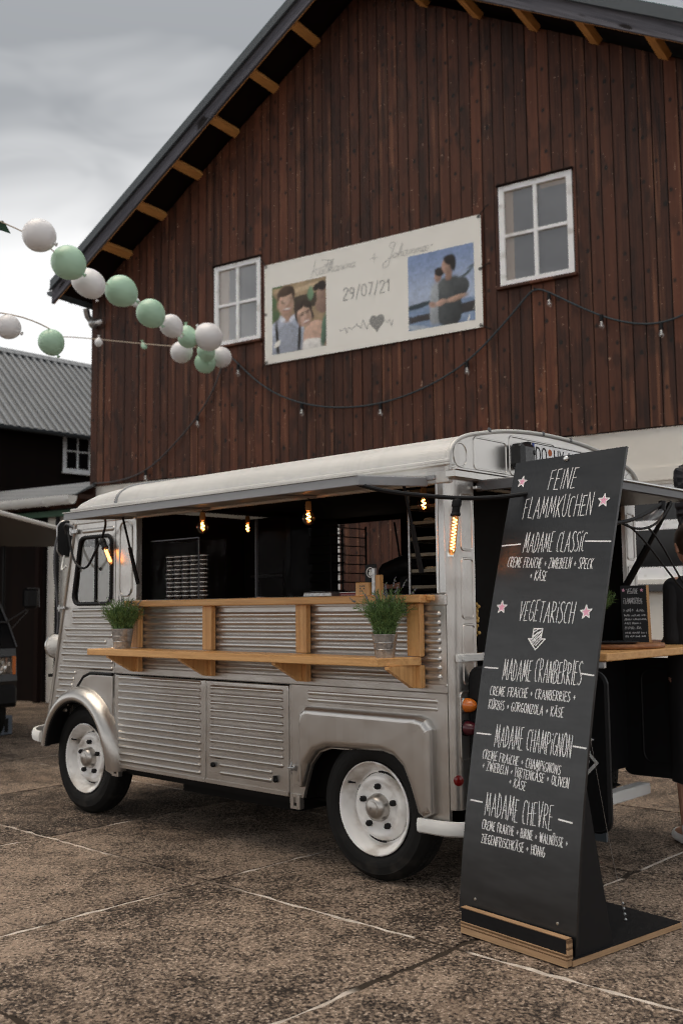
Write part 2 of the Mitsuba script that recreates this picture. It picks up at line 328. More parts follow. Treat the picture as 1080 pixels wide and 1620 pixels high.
def f_curtain(p, n, uv):
    return mix(col(0.30, 0.25, 0.21), col(0.40, 0.34, 0.29), fbm(p.x * 30, p.y * 30, p.z * 1.2, octaves=2))
mat('mat_curtain', mikit.proc(f_curtain), 0.95, spec=0.05)
mat('mat_pane_reflection', mikit.proc(lambda p, n, uv: mix(col(0.075, 0.075, 0.082), col(0.17, 0.17, 0.175), fbm(p.x * 1.7, p.y * 1.7, p.z * 1.9, octaves=3))), 0.35, spec=0.5)  # grey backing for the panes, window reflections painted in as soft noise
mat('mat_bread', (0.42, 0.32, 0.19), 0.85)
mat('mat_tray', (0.15, 0.125, 0.085), 0.45, metallic=0.4)
mat('mat_cup_dark', (0.03, 0.026, 0.024), 0.3)
mat('mat_paper_cup', (0.85, 0.84, 0.82), 0.4)
def emitter(rgb): return dict(emitter=dict(type='area', radiance={'type': 'rgb', 'value': list(rgb)}))

# ---------------------------------------------------------------- ground: slabs with recessed joints
pav = struct('pavement', box(-60, 30, -20, 60, -0.30, -0.004), 'mat_joint', 'worn exposed aggregate concrete yard with pale sandy joints')
X0, Y0, DX, DY = -0.6, -0.5, 1.44, 1.45
def slab_poly(x0, x1, y0, y1, near):
    g = 0.0105; P = []
    n = 22 if near else 4
    cs = [(x0 + g, y0 + g), (x1 - g, y0 + g), (x1 - g, y1 - g), (x0 + g, y1 - g)]
    for a, b in zip(cs, cs[1:] + cs[:1]):
        d = np.subtract(b, a); nn = np.array([-d[1], d[0]]) / np.linalg.norm(d)
        for k in range(n):
            t = k / n; j = 0 if k == 0 else (rng.random() ** 2.5) * 0.020 - 0.004
            P.append(np.add(a, d * t) + nn * j)
    return Polygon(P)
for i in range(-9, 3):
    for j in range(-2, 4):
        x0, y0 = X0 + i * DX, Y0 + j * DY
        near = (i >= -3 and j in (-2, -1, 0))
        m = extr(slab_poly(x0, x0 + DX, y0, y0 + DY, near), 0.10); m.vertices[:, 2] -= 0.10
        v = m.vertices; up = v[:, 2] > -0.05
        hgt = float(np.clip(rng.normal(0, 0.0008), -0.0012, 0.0012))
        v[up, 2] += hgt + rng.uniform(-0.0009, 0.0009) * (v[up, 0] - x0 - DX / 2) + rng.uniform(-0.0009, 0.0009) * (v[up, 1] - y0 - DY / 2)
        m.vertices = v
        part(pav, 'slab', m, 'mat_ground')
# the yard beyond the slabs
struct('yard', cat(box(-59, 29, Y0 + 4 * DY + 0.012, 59, -0.2, -0.001), box(-59, X0 - 9 * DX - 0.012, -19, Y0 + 4 * DY, -0.2, -0.002), box(X0 + 3 * DX + .012, 29, -19, Y0 + 4 * DY, -0.2, -0.0012),
                   box(X0 - 9 * DX, X0 + 3 * DX, -19, Y0 - 2 * DY - 0.012, -0.2, -0.0014)), 'mat_ground', 'plain concrete ground beyond the slabs')


# ---------------------------------------------------------------- barn
BW, EAVE, APX, APZ = 9.9, 5.93, 4.52, 8.66        # wall width, roof underside at the left corner, ridge position and height
def roofz(s, dz=0.0): return (APZ - 0.655 * (APX - s) if s < APX else APZ - 0.556 * (s - APX)) + dz
barn = thing('barn', 'dark red brown timber clad barn gable with white plastered ground floor', 'barn')
gable = Polygon([(0, 3.0), (BW, 3.0), (BW, roofz(BW)), (APX, APZ), (0, roofz(0))])
part(barn, 'gable_wall', frame(extr(gable.buffer(-0.005), 0.2), WL(0, 0, -0.24), S, Z3, N), 'mat_barn_dark')
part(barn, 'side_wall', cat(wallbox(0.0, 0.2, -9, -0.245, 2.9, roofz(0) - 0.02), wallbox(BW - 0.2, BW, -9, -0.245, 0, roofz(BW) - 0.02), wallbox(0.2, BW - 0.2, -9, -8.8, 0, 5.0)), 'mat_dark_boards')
WIN = [(2.24, 2.985, 4.61, 5.66), (6.205, 7.025, 4.665, 5.77)]
holes = unary_union([sbox(a - 0.012, c - 0.012, b + 0.012, d + 0.012) for a, b, c, d in WIN])
BP = 0.131
s = 0.0
i = 0
while s < BW - 0.02:
    s1 = min(s + BP, BW)
    zb = 3.0 - 0.012 * rng.random() + 0.0
    q = Polygon([(s + 0.004, zb), (s1 - 0.004, zb), (s1 - 0.004, roofz(s1) - 0.03), (s + 0.004, roofz(s) - 0.03)])
    if s < APX < s1: q = q.union(Polygon([(s + 0.003, 8), (s1 - 0.003, 8), (s1 - .003, roofz(s1) - 0.03), (APX, APZ - 0.03), (s + .003, roofz(s) - 0.03)]))
    q = q.difference(holes)
    off = rng.normal(0, 0.0032)
    for g in getattr(q, 'geoms', [q]):
        if g.area < 1e-4: continue
        m = frame(extr(g, 0.022 + off), WL(0, 0, -0.022), S, Z3, N)
        part(barn, 'board', m, 'mat_barn')
    s = s1
# ground floor: plaster with a window and a plank gate
GW = sbox(7.25, 1.52, 9.0, 2.44); GG = sbox(3.3, -0.1, 5.75, 2.36)
pl = sbox(-0.87, -0.05, BW, 2.985).difference(GW).difference(GG).difference(sbox(-1, 2.66, 0.0, 3))
part(barn, 'plaster_wall', onwall(pl, -0.03, 0.28), 'mat_plaster', label='off white plaster ground floor wall')
part(barn, 'wall_band', wallbox(5.9, BW, -0.0295, -0.008, 2.47, 2.60), 'mat_plaster')
gate = holder(barn, 'gate')
x = 3.31
while x < 5.74:
    w = 0.145
    m = wallbox(x, min(x + w - 0.006, 5.745), -0.14, -0.105 + rng.normal(0, 0.002), 0.02, 2.35)
    part(gate, 'plank', m, 'mat_barn'); x += w
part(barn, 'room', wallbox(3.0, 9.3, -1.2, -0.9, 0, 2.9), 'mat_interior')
w = holder(barn, 'ground_window')
part(w, 'frame', cat(onwall(GW.buffer(-0.001).difference(sbox(7.36, 1.64, 8.9, 2.35)), -0.06, 0.07), wallbox(7.36, 8.9, -0.125, -0.07, 2.0, 2.09)), 'mat_white_frame')
part(w, 'pane', wallbox(7.36, 8.9, -0.105, -0.098, 1.64, 2.0), 'mat_black_gloss'); part(w, 'pane', wallbox(7.36, 8.9, -0.105, -0.098, 2.09, 2.35), 'mat_black_gloss')
part(w, 'sill', wallbox(7.1, 9.1, -0.029, 0.05, 1.40, 1.475, 0.008), 'mat_steel_dark')
part(barn, 'wall_pipe', frame(tube([(0, 0, 0.0), (0, 0, 2.6)], 0.03, 10), WL(-0.6, 0, 0.03), S, N, Z3), 'mat_black', 30)
# upper windows
for k, (a, b, c, d) in enumerate(WIN):
    w = holder(barn, 'window')
    fr = sbox(a, c, b, d).difference(sbox(a + 0.06, c + 0.06, b - 0.06, d - 0.06))
    part(w, 'frame', onwall(fr, 0.006, 0.06), 'mat_white_frame')
    mx, mz = (a + b) / 2, (c + d) / 2
    part(w, 'mullion', onwall(unary_union([sbox(mx - 0.02, c + 0.06, mx + 0.02, d - 0.06), sbox(a + 0.06, mz - 0.017, b - 0.06, mz + 0.017)]), 0.0, 0.035), 'mat_white_frame')
    for (u0, u1) in ((a + 0.06, mx - 0.02), (mx + 0.02, b - 0.06)):
        for (v0, v1) in ((c + 0.06, mz - 0.017), (mz + 0.017, d - 0.06)):
            part(w, 'pane', wallbox(u0, u1, -0.028, -0.024, v0, v1), 'mat_glass')
    part(w, 'sill', wallbox(a - 0.035, b + 0.035, -0.005, 0.055, c - 0.035, c - 0.002, 0.004), 'mat_barn')
    part(w, 'drip_board', wallbox(a - 0.02, b + 0.02, -0.004, 0.035, d + 0.002, d + 0.02, 0.003), 'mat_barn_dark')
    part(w, 'reveal', cat(wallbox(a + .02, b - .02, -0.037, -0.0335, c + .02, d - .02)), 'mat_pane_reflection')  # flat sheet behind the panes that carries the painted reflections
    part(w, 'curtain', wallbox(a + 0.062, a + (0.22 if k == 0 else 0.155), -0.0332, -0.0305, c + 0.062, d - 0.062), 'mat_curtain')
    if k == 1: part(w, 'curtain', wallbox(b - 0.36, b - 0.062, -0.0332, -0.0305, d - 0.115, d - 0.062), 'mat_curtain')
# roof: sheets, deck underside, verge boards, metal trim, the wooden outriggers
OH = 0.55
for sgn in (0, 1):
    e0, e1 = (-0.20, APX) if sgn == 0 else (BW + 0.35, APX)
    z0, z1 = roofz(e0), roofz(e1)
    def slope(dz0, dz1, o0, o1, s0=e0, s1=e1): 
        P = [(s0, roofz(s0) + dz0), (s1, roofz(s1) + dz0), (s1, roofz(s1) + dz1), (s0, roofz(s0) + dz1)]
        return frame(extr(Polygon(P), abs(o1 - o0)), WL(0, 0, min(o0, o1)), S, Z3, N)
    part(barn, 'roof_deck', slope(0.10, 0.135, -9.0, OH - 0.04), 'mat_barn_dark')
    part(barn, 'roof_sheet', slope(0.142, 0.20, -9.0, OH + 0.02), 'mat_trim_metal')
    part(barn, 'verge_board', slope(-0.085, 0.125, OH - 0.035, OH), 'mat_grey_wood', label='weathered grey verge board along the roof edge')
    part(barn, 'verge_board_back', slope(-0.083, 0.10, OH - 0.052, OH - 0.037), 'mat_pine')
    part(barn, 'roof_trim', cat(slope(0.10, 0.225, OH + 0.022, OH + 0.035), slope(0.085, 0.10, OH + 0.022, OH + 0.055)), 'mat_trim_metal')
    part(barn, 'trim_edge', slope(0.226, 0.232, OH + 0.012, OH + 0.037), 'mat_trim_edge')
outr = [0.725 + 0.6255 * k for k in range(6)] + [5.36, 6.02, 6.676, 7.334, 8.018, 8.68, 9.35]
for s in outr:
    tilt = 0.655 if s < APX else -0.556
    u = unit(S + Z3 * tilt); n_ = np.cross(u, N); zt = roofz(s) - 0.012
    m = obox(WL(s, zt - 0.02, (OH - 0.06) / 2 - 0.01) , u, N, unit(np.cross(u, N)), 0.11, OH - 0.05, 0.075, 0.003)
    part(barn, 'outrigger', m, 'mat_pine')
# soffit boards between the outriggers are in deep shade; eaves gutter and downpipe at the left corner
th = np.linspace(0, math.pi, 12)
def gutter(s, z, o0, o1, r=0.07, t=0.006, along=None):
    prof = [(r * math.cos(a), -r * math.sin(a)) for a in th] + [((r - t) * math.cos(a), -(r - t) * math.sin(a)) for a in th[::-1]]
    return Polygon(prof)
g = frame(extr(gutter(0, 0, 0, 0), 9.5), WL(-0.285, EAVE - 0.245, -9.0), S, Z3, N)
part(barn, 'gutter', cat(g, frame(extr(Polygon([(0.068 * math.cos(a), -0.068 * math.sin(a)) for a in th]), 0.006), WL(-0.285, EAVE - 0.245, 0.50), S, Z3, N)), 'mat_trim_metal', 40)
part(barn, 'gutter_bracket', cat([frame(extr(Polygon([(0.078 * math.cos(a), -0.078 * math.sin(a)) for a in th] + [(0.07 * math.cos(a), -0.07 * math.sin(a)) for a in th[::-1]]), 0.02), WL(-0.285, EAVE - 0.245, o), S, Z3, N) for o in (0.1, -0.6, -1.3)]), 'mat_trim_metal')
part(barn, 'downpipe', tube(spline([WL(-0.285, EAVE - 0.33, -0.15), WL(-0.28, EAVE - 0.46, -0.2), WL(-0.12, EAVE - 0.68, -0.45), WL(-0.07, EAVE - 0.95, -0.7), WL(-0.07, 3.2, -0.75)], 6), 0.045, 12), 'mat_galv', 40)

# wall lamp at the left corner
lamp = thing('wall_lamp', 'glass jar bulkhead lamp near the left corner of the barn', 'lamp')
part(lamp, 'base', lathe([(0, 0), (0.07, 0), (0.07, 0.05), (0.055, 0.06), (0, 0.06)], 18, WL(0.07, 5.27, 0.06), S), 'mat_galv', 40)
part(lamp, 'jar', lathe([(0.05, 0.06), (0.056, 0.08), (0.056, 0.20), (0.045, 0.23), (0.0, 0.24)], 20, WL(0.07, 5.27, 0.06), S), 'mat_glass', True)
part(lamp, 'bulb', lathe([(0.0, 0.06), (0.02, 0.065), (0.022, 0.1), (0.034, 0.14), (0.030, 0.17), (0, 0.19)], 16, WL(0.07, 5.27, 0.06), S), 'mat_white', True)

# ---------------------------------------------------------------- banner (flat print on canvas)
ban = thing('banner', 'cream printed canvas banner with two photographs and a date', 'banner')
BX0, BX1, BZ0, BZ1 = 3.075, 6.005, 4.262, 5.512
nx, nz = 40, 20
gx, gz = np.meshgrid(np.linspace(BX0, BX1, nx), np.linspace(BZ0, BZ1, nz), indexing='ij')
def ban_off(sx, z):
    u, v = (sx - BX0) / (BX1 - BX0), (z - BZ0) / (BZ1 - BZ0)
    o = 0.030 + 0.004 * np.sin(u * 5 + v * 2)
    for cu, cv in ((0, 0), (1, 0), (0, 1), (1, 1)):
        du, dv = abs(u - cu) * 2.35, abs(v - cv); r = np.hypot(du, dv); a = np.arctan2(dv, du + 1e-6)
        o = o + 0.0045 * np.exp(-r / 0.28) * np.sin(a * 9 + cu + 2 * cv)
    return o
V = np.stack([WL(a, b, c) for a, b, c in zip(gx.ravel(), gz.ravel(), ban_off(gx.ravel(), gz.ravel()))])
F = []
for a in range(nx - 1):
    for b in range(nz - 1):
        p = a * nz + b; F += [[p, p + nz, p + nz + 1], [p, p + nz + 1, p + 1]]
part(ban, 'canvas', tm(np.vstack([V]), F), 'mat_banner', True)
def bpoly(poly, lift, t=0.0006):
    """flat print laid on the canvas: follows its surface, raised by lift"""
    gs = getattr(poly, 'geoms', [poly]); out = []
    for g in gs:
        if g.area < 1e-7: continue
        g2 = g.segmentize(0.08); m = trimesh.creation.extrude_polygon(g2, t, engine='earcut')
        if g.area > 0.004: m = m.subdivide().subdivide() if len(m.faces) < 400 else m
        v = m.vertices; m.vertices = np.array([WL(a, b, c + lift + ban_off(a, b)) for a, b, c in v]); out.append(m)
    return cat(out)
part(ban, 'hem', bpoly(sbox(BX0, BZ0, BX1, BZ1).difference(sbox(BX0 + .03, BZ0 + .03, BX1 - .03, BZ1 - .03)), 0.0012), 'mat_banner')
for (a, b) in ((BX0 + .025, BZ0 + .025), (BX1 - .025, BZ0 + .025), (BX0 + .025, BZ1 - .025), (BX1 - .025, BZ1 - .025), (BX1 - .02, (BZ0 + BZ1) / 2 + .02), (BX0 + .02, (BZ0 + BZ1) / 2)):
    ring = np.array([WL(a + 0.014 * math.cos(t), b + 0.014 * math.sin(t), 0.036) for t in np.linspace(0, 2 * math.pi, 13)[:-1]])
    part(ban, 'eyelet', tube(ring, 0.005, 6, closed=True), 'mat_steel_dark', 40)
    du = 0.09 if a > 4.5 else -0.07; dv = 0.10 if b > 5.2 else (-0.05 if b < 4.5 else 0.04)
    part(ban, 'tie', tube([WL(a, b, 0.037), WL(a + du, b + dv, 0.03), WL(a + du * 1.25, b + dv * 1.2, 0.012)], 0.006, 6), 'mat_black')
def pmat(name, c): return mat(name, c, 0.6, spec=0.3) if name not in scene else name
def poster(name, x0, x1, z0, z1, base, layers, label):
    """a flat printed photograph: soft edged shapes of colour in the print's own (u, v)"""
    def f(p, n, uv):
        s_ = (p.x - B0[0]) * S[0] + (p.y - B0[1]) * S[1]
        u, v = (s_ - x0) / (x1 - x0), (p.z - z0) / (z1 - z0)
        c = base(u, v); gr = fbm(u * 34, v * 34, 1.0, octaves=3) - 0.5
        u2, v2 = u + 0.016 * (noise(u * 13, v * 13, 4.0) - .5), v + 0.016 * (noise(u * 13, v * 13, 9.0) - .5)
        for L in layers:
            k, cx, cz, rx, rz, rot, rgb = L[:7]; sh = L[7] if len(L) > 7 else 0.0
            ca, sa = math.cos(math.radians(rot)), math.sin(math.radians(rot))
            a, b = ((u2 - cx) * ca + (v2 - cz) * sa) / rx, (-(u2 - cx) * sa + (v2 - cz) * ca) / rz
            e = 0.016 / min(rx, rz)
            d = dr.sqrt(a * a + b * b) if k == 'e' else dr.maximum(dr.abs(a), dr.abs(b)) if k == 'b' else dr.power(dr.power(dr.abs(a), 4) + dr.power(dr.abs(b), 4), 0.25)
            tone = 1 + sh * (a * -0.6 + b * 0.55)
            c = mix(c, mi.Color3f(*rgb) * dr.clip(tone, 0.25, 1.8), 1 - smoothstep(1 - e, 1 + e, d))
        if name == 'mat_photo_selfie':        # fine stripes of the shirt
            st = smoothstep(0.35, 0.65, dr.abs(dr.sin(v * 118 + 3 * u))) * smoothstep(0.46, 0.40, v) * smoothstep(0.60, 0.54, u) * smoothstep(0.5, 0.42, v + 0.6 * dr.abs(u - .29))
            c = mix(c, c * 0.45, st * 0.8)
        gr2 = fbm(u * 11 + 5, v * 13, 2.0, octaves=3) - 0.5
        lum = c.x * 0.3 + c.y * 0.5 + c.z * 0.2
        c = mix(c, mi.Color3f(lum, lum, lum), 0.22)
        return (c * (1 + 0.38 * gr + (0.32 if name == 'mat_photo_selfie' else 0.22) * gr2)) * 0.96 + 0.012
    mat(name, mikit.proc(f), 0.6, spec=0.3)
    part(ban, 'photo_print', bpoly(sbox(x0, z0, x1, z1), 0.0014), name, label=label)
SK, SK2, HA = (0.56, 0.34, 0.235), (0.60, 0.37, 0.26), (0.040, 0.024, 0.017)
def base1(u, v):
    c = mix(col(0.30, 0.20, 0.10), col(0.52, 0.36, 0.19), fbm(u * 7, v * 9, 2.0, octaves=3))
    return mix(c, col(0.09, 0.17, 0.06), smoothstep(0.16, 0.05, u + .3 * (noise(u * 9, v * 9, 1.0) - .5)))
poster('mat_photo_selfie', 3.19, 3.985, 4.368, 5.21, base1, [
    ('b', 0.62, 0.70, 0.22, 0.10, 0, (0.07, 0.05, 0.03)), ('b', 0.60, 0.90, 0.30, 0.035, 3, (0.62, 0.46, 0.26)), ('b', 0.22, 0.94, 0.22, 0.03, 0, (0.55, 0.38, 0.2)), ('e', 0.72, 0.80, 0.06, 0.10, 0, (0.16, 0.30, 0.16)),
    ('e', 0.93, 0.60, 0.12, 0.12, 10, (0.30, 0.18, 0.13), .35), ('e', 0.91, 0.77, 0.075, 0.10, -10, (0.36, 0.22, 0.16), .4), ('e', 0.93, 0.88, 0.09, 0.07, -20, (0.03, 0.02, 0.015)), ('e', 0.82, 0.87, 0.05, 0.05, 10, (0.03, 0.02, 0.015)),
    ('s', 0.27, 0.12, 0.34, 0.36, 0, (0.46, 0.52, 0.66), .25), ('e', 0.14, 0.42, 0.13, 0.09, 18, (0.46, 0.52, 0.66)), ('e', 0.46, 0.40, 0.13, 0.08, -22, (0.40, 0.46, 0.60)),
    ('b', 0.095, 0.2, 0.026, 0.28, 3, (0.03, 0.025, 0.02)), ('b', 0.515, 0.2, 0.026, 0.24, -4, (0.03, 0.025, 0.02)),
    ('s', 0.285, 0.54, 0.085, 0.10, 0, (0.46, 0.26, 0.17), .3), ('e', 0.20, 0.50, 0.07, 0.035, -38, (0.66, 0.70, 0.80)), ('e', 0.38, 0.49, 0.07, 0.035, 38, (0.62, 0.66, 0.78)),
    ('e', 0.27, 0.85, 0.165, 0.125, 6, (0.085, 0.048, 0.026), .3), ('e', 0.115, 0.71, 0.022, 0.045, 0, (0.48, 0.27, 0.18)), ('e', 0.268, 0.725, 0.138, 0.185, 4, SK, .38), ('e', 0.25, 0.905, 0.15, 0.075, 8, (0.09, 0.05, 0.028), .4), ('e', 0.27, 0.63, 0.085, 0.075, 0, (0.50, 0.29, 0.20), .4),
    ('e', 0.80, 0.16, 0.22, 0.24, -15, SK2, .3), ('s', 0.76, -0.02, 0.20, 0.16, -6, (0.74, 0.72, 0.69), .2), ('e', 0.965, 0.22, 0.055, 0.24, -6, (0.09, 0.17, 0.11), .6),
    ('e', 0.58, 0.60, 0.165, 0.125, -8, (0.045, 0.027, 0.020), .7), ('e', 0.485, 0.50, 0.055, 0.10, 10, (0.04, 0.024, 0.018), .5), ('e', 0.735, 0.50, 0.03, 0.09, 14, (0.05, 0.03, 0.02), .5), ('e', 0.605, 0.485, 0.128, 0.168, 16, SK2, .45), ('e', 0.53, 0.635, 0.085, 0.042, 30, (0.05, 0.03, 0.02), .5), ('e', 0.66, 0.64, 0.07, 0.035, -18, (0.05, 0.03, 0.02), .5), ('e', 0.51, 0.43, 0.03, 0.09, 14, (0.40, 0.23, 0.16)),
    ('e', 0.212, 0.775, 0.040, 0.010, 8, (0.10, 0.055, 0.035)), ('e', 0.330, 0.785, 0.040, 0.010, -2, (0.10, 0.055, 0.035)), ('e', 0.216, 0.748, 0.030, 0.015, 4, (0.035, 0.02, 0.015)), ('e', 0.328, 0.756, 0.030, 0.015, 0, (0.035, 0.02, 0.015)), ('e', 0.345, 0.68, 0.035, 0.085, 6, (0.44, 0.25, 0.165)), ('e', 0.27, 0.775, 0.075, 0.04, 0, (0.62, 0.40, 0.29)), ('e', 0.268, 0.705, 0.020, 0.045, 0, (0.64, 0.42, 0.31)), ('e', 0.283, 0.688, 0.026, 0.012, 0, (0.36, 0.19, 0.13)), ('e', 0.276, 0.640, 0.064, 0.025, 3, (0.30, 0.09, 0.07)), ('e', 0.276, 0.646, 0.050, 0.013, 3, (0.82, 0.79, 0.74)),
    ('e', 0.556, 0.525, 0.038, 0.010, 20, (0.09, 0.05, 0.03)), ('e', 0.668, 0.552, 0.036, 0.010, 8, (0.09, 0.05, 0.03)), ('e', 0.562, 0.50, 0.025, 0.012, 16, (0.045, 0.028, 0.02)), ('e', 0.662, 0.527, 0.024, 0.012, 14, (0.045, 0.028, 0.02)), ('e', 0.685, 0.45, 0.032, 0.075, 14, (0.46, 0.26, 0.18)), ('e', 0.57, 0.44, 0.035, 0.03, 14, (0.66, 0.40, 0.30)), ('e', 0.618, 0.465, 0.018, 0.04, 14, (0.66, 0.43, 0.32)), ('e', 0.628, 0.445, 0.024, 0.011, 14, (0.38, 0.20, 0.14)), ('e', 0.630, 0.395, 0.056, 0.024, 16, (0.34, 0.09, 0.08)), ('e', 0.630, 0.401, 0.044, 0.012, 16, (0.82, 0.79, 0.74))],
    'square photograph of a smiling man in a striped shirt and a dark haired woman')
def base2(u, v):
    c = mix(col(0.40, 0.50, 0.70), col(0.20, 0.31, 0.58), smoothstep(0.35, 1.0, v))
    w = mix(col(0.12, 0.22, 0.42), col(0.28, 0.40, 0.60), fbm(u * 5, v * 60, 3.0, octaves=3))
    return mix(c, w, smoothstep(0.315, 0.295, v))
poster('mat_photo_lake', 5.095, 5.912, 4.36, 5.218, base2, [
    ('e', 0.16, 0.315, 0.27, 0.035, 5, (0.035, 0.06, 0.085)), ('b', 0.25, 0.145, 0.30, 0.045, 2, (0.05, 0.045, 0.05), .4), ('b', 0.84, 0.18, 0.20, 0.065, 3, (0.045, 0.04, 0.045), .4), ('b', 0.10, 0.03, 0.20, 0.03, -14, (0.40, 0.48, 0.58)),
    ('e', 0.91, 0.63, 0.09, 0.014, 35, (0.04, 0.07, 0.06)), ('e', 0.97, 0.70, 0.06, 0.012, 20, (0.04, 0.07, 0.06)), ('e', 0.85, 0.60, 0.06, 0.010, 15, (0.05, 0.08, 0.07)),
    ('s', 0.43, 0.30, 0.095, 0.28, -4, (0.32, 0.36, 0.40), .35), ('e', 0.46, 0.655, 0.058, 0.082, 0, (0.36, 0.21, 0.16), .4), ('e', 0.485, 0.715, 0.075, 0.060, -15, (0.03, 0.02, 0.018), .5),
    ('s', 0.635, 0.30, 0.175, 0.325, -2, (0.062, 0.073, 0.080), .55), ('e', 0.80, 0.46, 0.115, 0.13, -35, (0.058, 0.068, 0.075), .5), ('e', 0.55, 0.50, 0.09, 0.10, 30, (0.105, 0.120, 0.125), .4),
    ('s', 0.625, 0.645, 0.05, 0.065, 0, (0.34, 0.19, 0.135), .4), ('e', 0.60, 0.765, 0.075, 0.105, 10, (0.40, 0.23, 0.165), .5), ('e', 0.645, 0.845, 0.095, 0.068, -18, (0.022, 0.016, 0.015), .5), ('e', 0.69, 0.77, 0.042, 0.075, 0, (0.022, 0.016, 0.015)),
    ('e', 0.74, 0.325, 0.16, 0.038, 9, (0.46, 0.27, 0.19), .45), ('e', 0.50, 0.30, 0.085, 0.045, 8, (0.52, 0.31, 0.23), .4), ('e', 0.37, 0.29, 0.055, 0.04, -20, (0.46, 0.28, 0.21))],
    'square photograph of a couple embracing by a blue lake')
# lettering helpers: one stroke hand
G = {'A': (.62, [[(0, 0), (.31, 1), (.62, 0)], [(.1, .36), (.53, .36)]]), 'B': (.5, [[(0, 0), (0, 1)], [(0, 1), (.34, .95), (.42, .76), (.3, .58), (0, .52)], [(0, .52), (.36, .46), (.48, .26), (.38, .06), (0, 0)]]),
     'C': (.46, [[(.46, .93), (.34, 1), (.2, .96), (.06, .72), (0, .45), (.06, .16), (.2, .02), (.36, .04)]]), 'D': (.5, [[(0, 0), (.02, 1)], [(.02, 1), (.3, .88), (.46, .62), (.48, .36), (.34, .1), (0, 0)]]),
     'E': (.42, [[(.42, .98), (.02, .97), (0, 0), (.42, .02)], [(0, .5), (.34, .52)]]), 'F': (.42, [[(.44, 1), (.02, .97), (0, 0)], [(0, .55), (.34, .57)]]),
     'G': (.48, [[(.44, .93), (.28, 1), (.08, .78), (0, .45), (.08, .1), (.26, 0), (.44, .12), (.46, .42), (.26, .42)]]), 'H': (.5, [[(0, 0), (0, 1)], [(.5, 0), (.5, 1)], [(0, .5), (.5, .52)]]),
     'I': (.1, [[(.05, 0), (.05, 1)]]), 'i': (.1, [[(.05, 0), (.05, .72)], [(.04, .93), (.06, .99)]]), 'K': (.48, [[(0, 0), (0, 1)], [(.46, 1), (.02, .48), (.48, 0)]]), 'L': (.4, [[(0, 1), (0, .02), (.4, 0)]]),
     'M': (.72, [[(0, 0), (.1, 1), (.34, .2), (.58, 1), (.72, 0)]]), 'N': (.54, [[(0, 0), (.03, 1), (.5, 0), (.54, 1)]]), 'O': (.54, [[(.27, 1), (.08, .84), (0, .5), (.08, .14), (.27, 0), (.46, .14), (.54, .5), (.46, .84), (.27, 1)]]),
     'P': (.46, [[(0, 0), (0, 1)], [(0, 1), (.34, .95), (.46, .74), (.34, .54), (0, .48)]]), 'R': (.5, [[(0, 0), (0, 1), (.3, .96), (.42, .84), (.42, .68), (.3, .54), (0, .48), (.5, 0)]]),
     'S': (.44, [[(.44, .92), (.28, 1), (.06, .9), (.04, .7), (.22, .54), (.42, .36), (.4, .12), (.2, 0), (0, .08)]]), 'T': (.5, [[(0, .98), (.52, 1)], [(.26, 1), (.24, 0)]]),
     'U': (.5, [[(0, 1), (.01, .3), (.05, .12), (.13, .03), (.25, 0), (.37, .04), (.45, .14), (.48, .3), (.5, 1)]]), 'V': (.54, [[(0, 1), (.25, 0), (.54, 1)]]), 'W': (.74, [[(0, 1), (.18, 0), (.37, .8), (.54, 0), (.74, 1)]]),
     'Z': (.46, [[(0, .97), (.44, 1), (0, 0), (.46, .03)]]), '+': (.34, [[(0, .45), (.34, .47)], [(.17, .28), (.17, .64)]]), ' ': (.26, []),
     '2': (.5, [[(0, .8), (.1, .96), (.28, 1), (.46, .9), (.46, .7), (0, 0), (.5, 0)]]), '9': (.5, [[(.48, .62), (.3, .5), (.08, .56), (.02, .78), (.14, .97), (.34, .99), (.48, .84), (.48, .62), (.38, .2), (.2, 0)]]),
     '/': (.4, [[(0, -.1), (.4, 1.08)]]), '0': (.5, [[(.25, 1), (.05, .84), (0, .5), (.05, .16), (.25, 0), (.45, .16), (.5, .5), (.45, .84), (.25, 1)]]), '7': (.46, [[(0, 1), (.46, 1), (.14, 0)]]), '1': (.24, [[(0, .78), (.2, 1), (.2, 0)]])}
for a, b in (('Ä', 'A'), ('Ö', 'O'), ('Ü', 'U')):
    w_, st = G[b]; G[a] = (w_, st + [[(w_ * .3, 1.1), (w_ * .3, 1.17)], [(w_ * .7, 1.1), (w_ * .7, 1.17)]])
CURVED = set('BCDGOPSÖ290')
def stroke_text(text, a, b, cap, width, gap=0.16, jit=0.03, seed=1):
    """polygons of a hand lettered line from baseline point a to b (2D)"""
    r = random.Random(seed); tot = sum(G[c][0] for c in text) + gap * (len(text) - 1)
    a, b = np.array(a, float), np.array(b, float); L_ = np.linalg.norm(b - a); u = (b - a) / L_; v = np.array([-u[1], u[0]]); k = L_ / tot; x = 0; out = []
    for c in text:
        w_, st = G[c]; dy = r.uniform(-jit, jit); sl = r.uniform(-.02, .05); hh = 1 + r.uniform(-.06, .06)
        for li, line in enumerate(st):
            pts = [a + u * (x + p[0] + sl * p[1] + r.uniform(-jit, jit) * .5) * k + v * cap * (p[1] * hh + dy + r.uniform(-jit, jit) * .4) for p in line]
            if len(line) > 3 and c in CURVED: pts = spline(pts, 3)
            out.append(LineString(pts).buffer(width / 2 * r.uniform(.85, 1.15), quad_segs=2))
        x += w_ + gap
    return unary_union(out)
part(ban, 'lettering', bpoly(stroke_text('29/07/21', (4.227, 4.872), (4.845, 4.872), 0.135, 0.0085, gap=.22, jit=0), 0.0014), 'mat_ink')
def scrib(pts, w=0.0052, n=6): return LineString(spline(pts, n)).buffer(w / 2, quad_segs=2)
def script(letters, x0, z0, k):
    out = []
    for dx, strokes in letters:
        for st in strokes: out.append(scrib([(x0 + (dx + p[0] + 0.28 * p[1]) * k, z0 + p[1] * k) for p in st]))
    return unary_union(out)
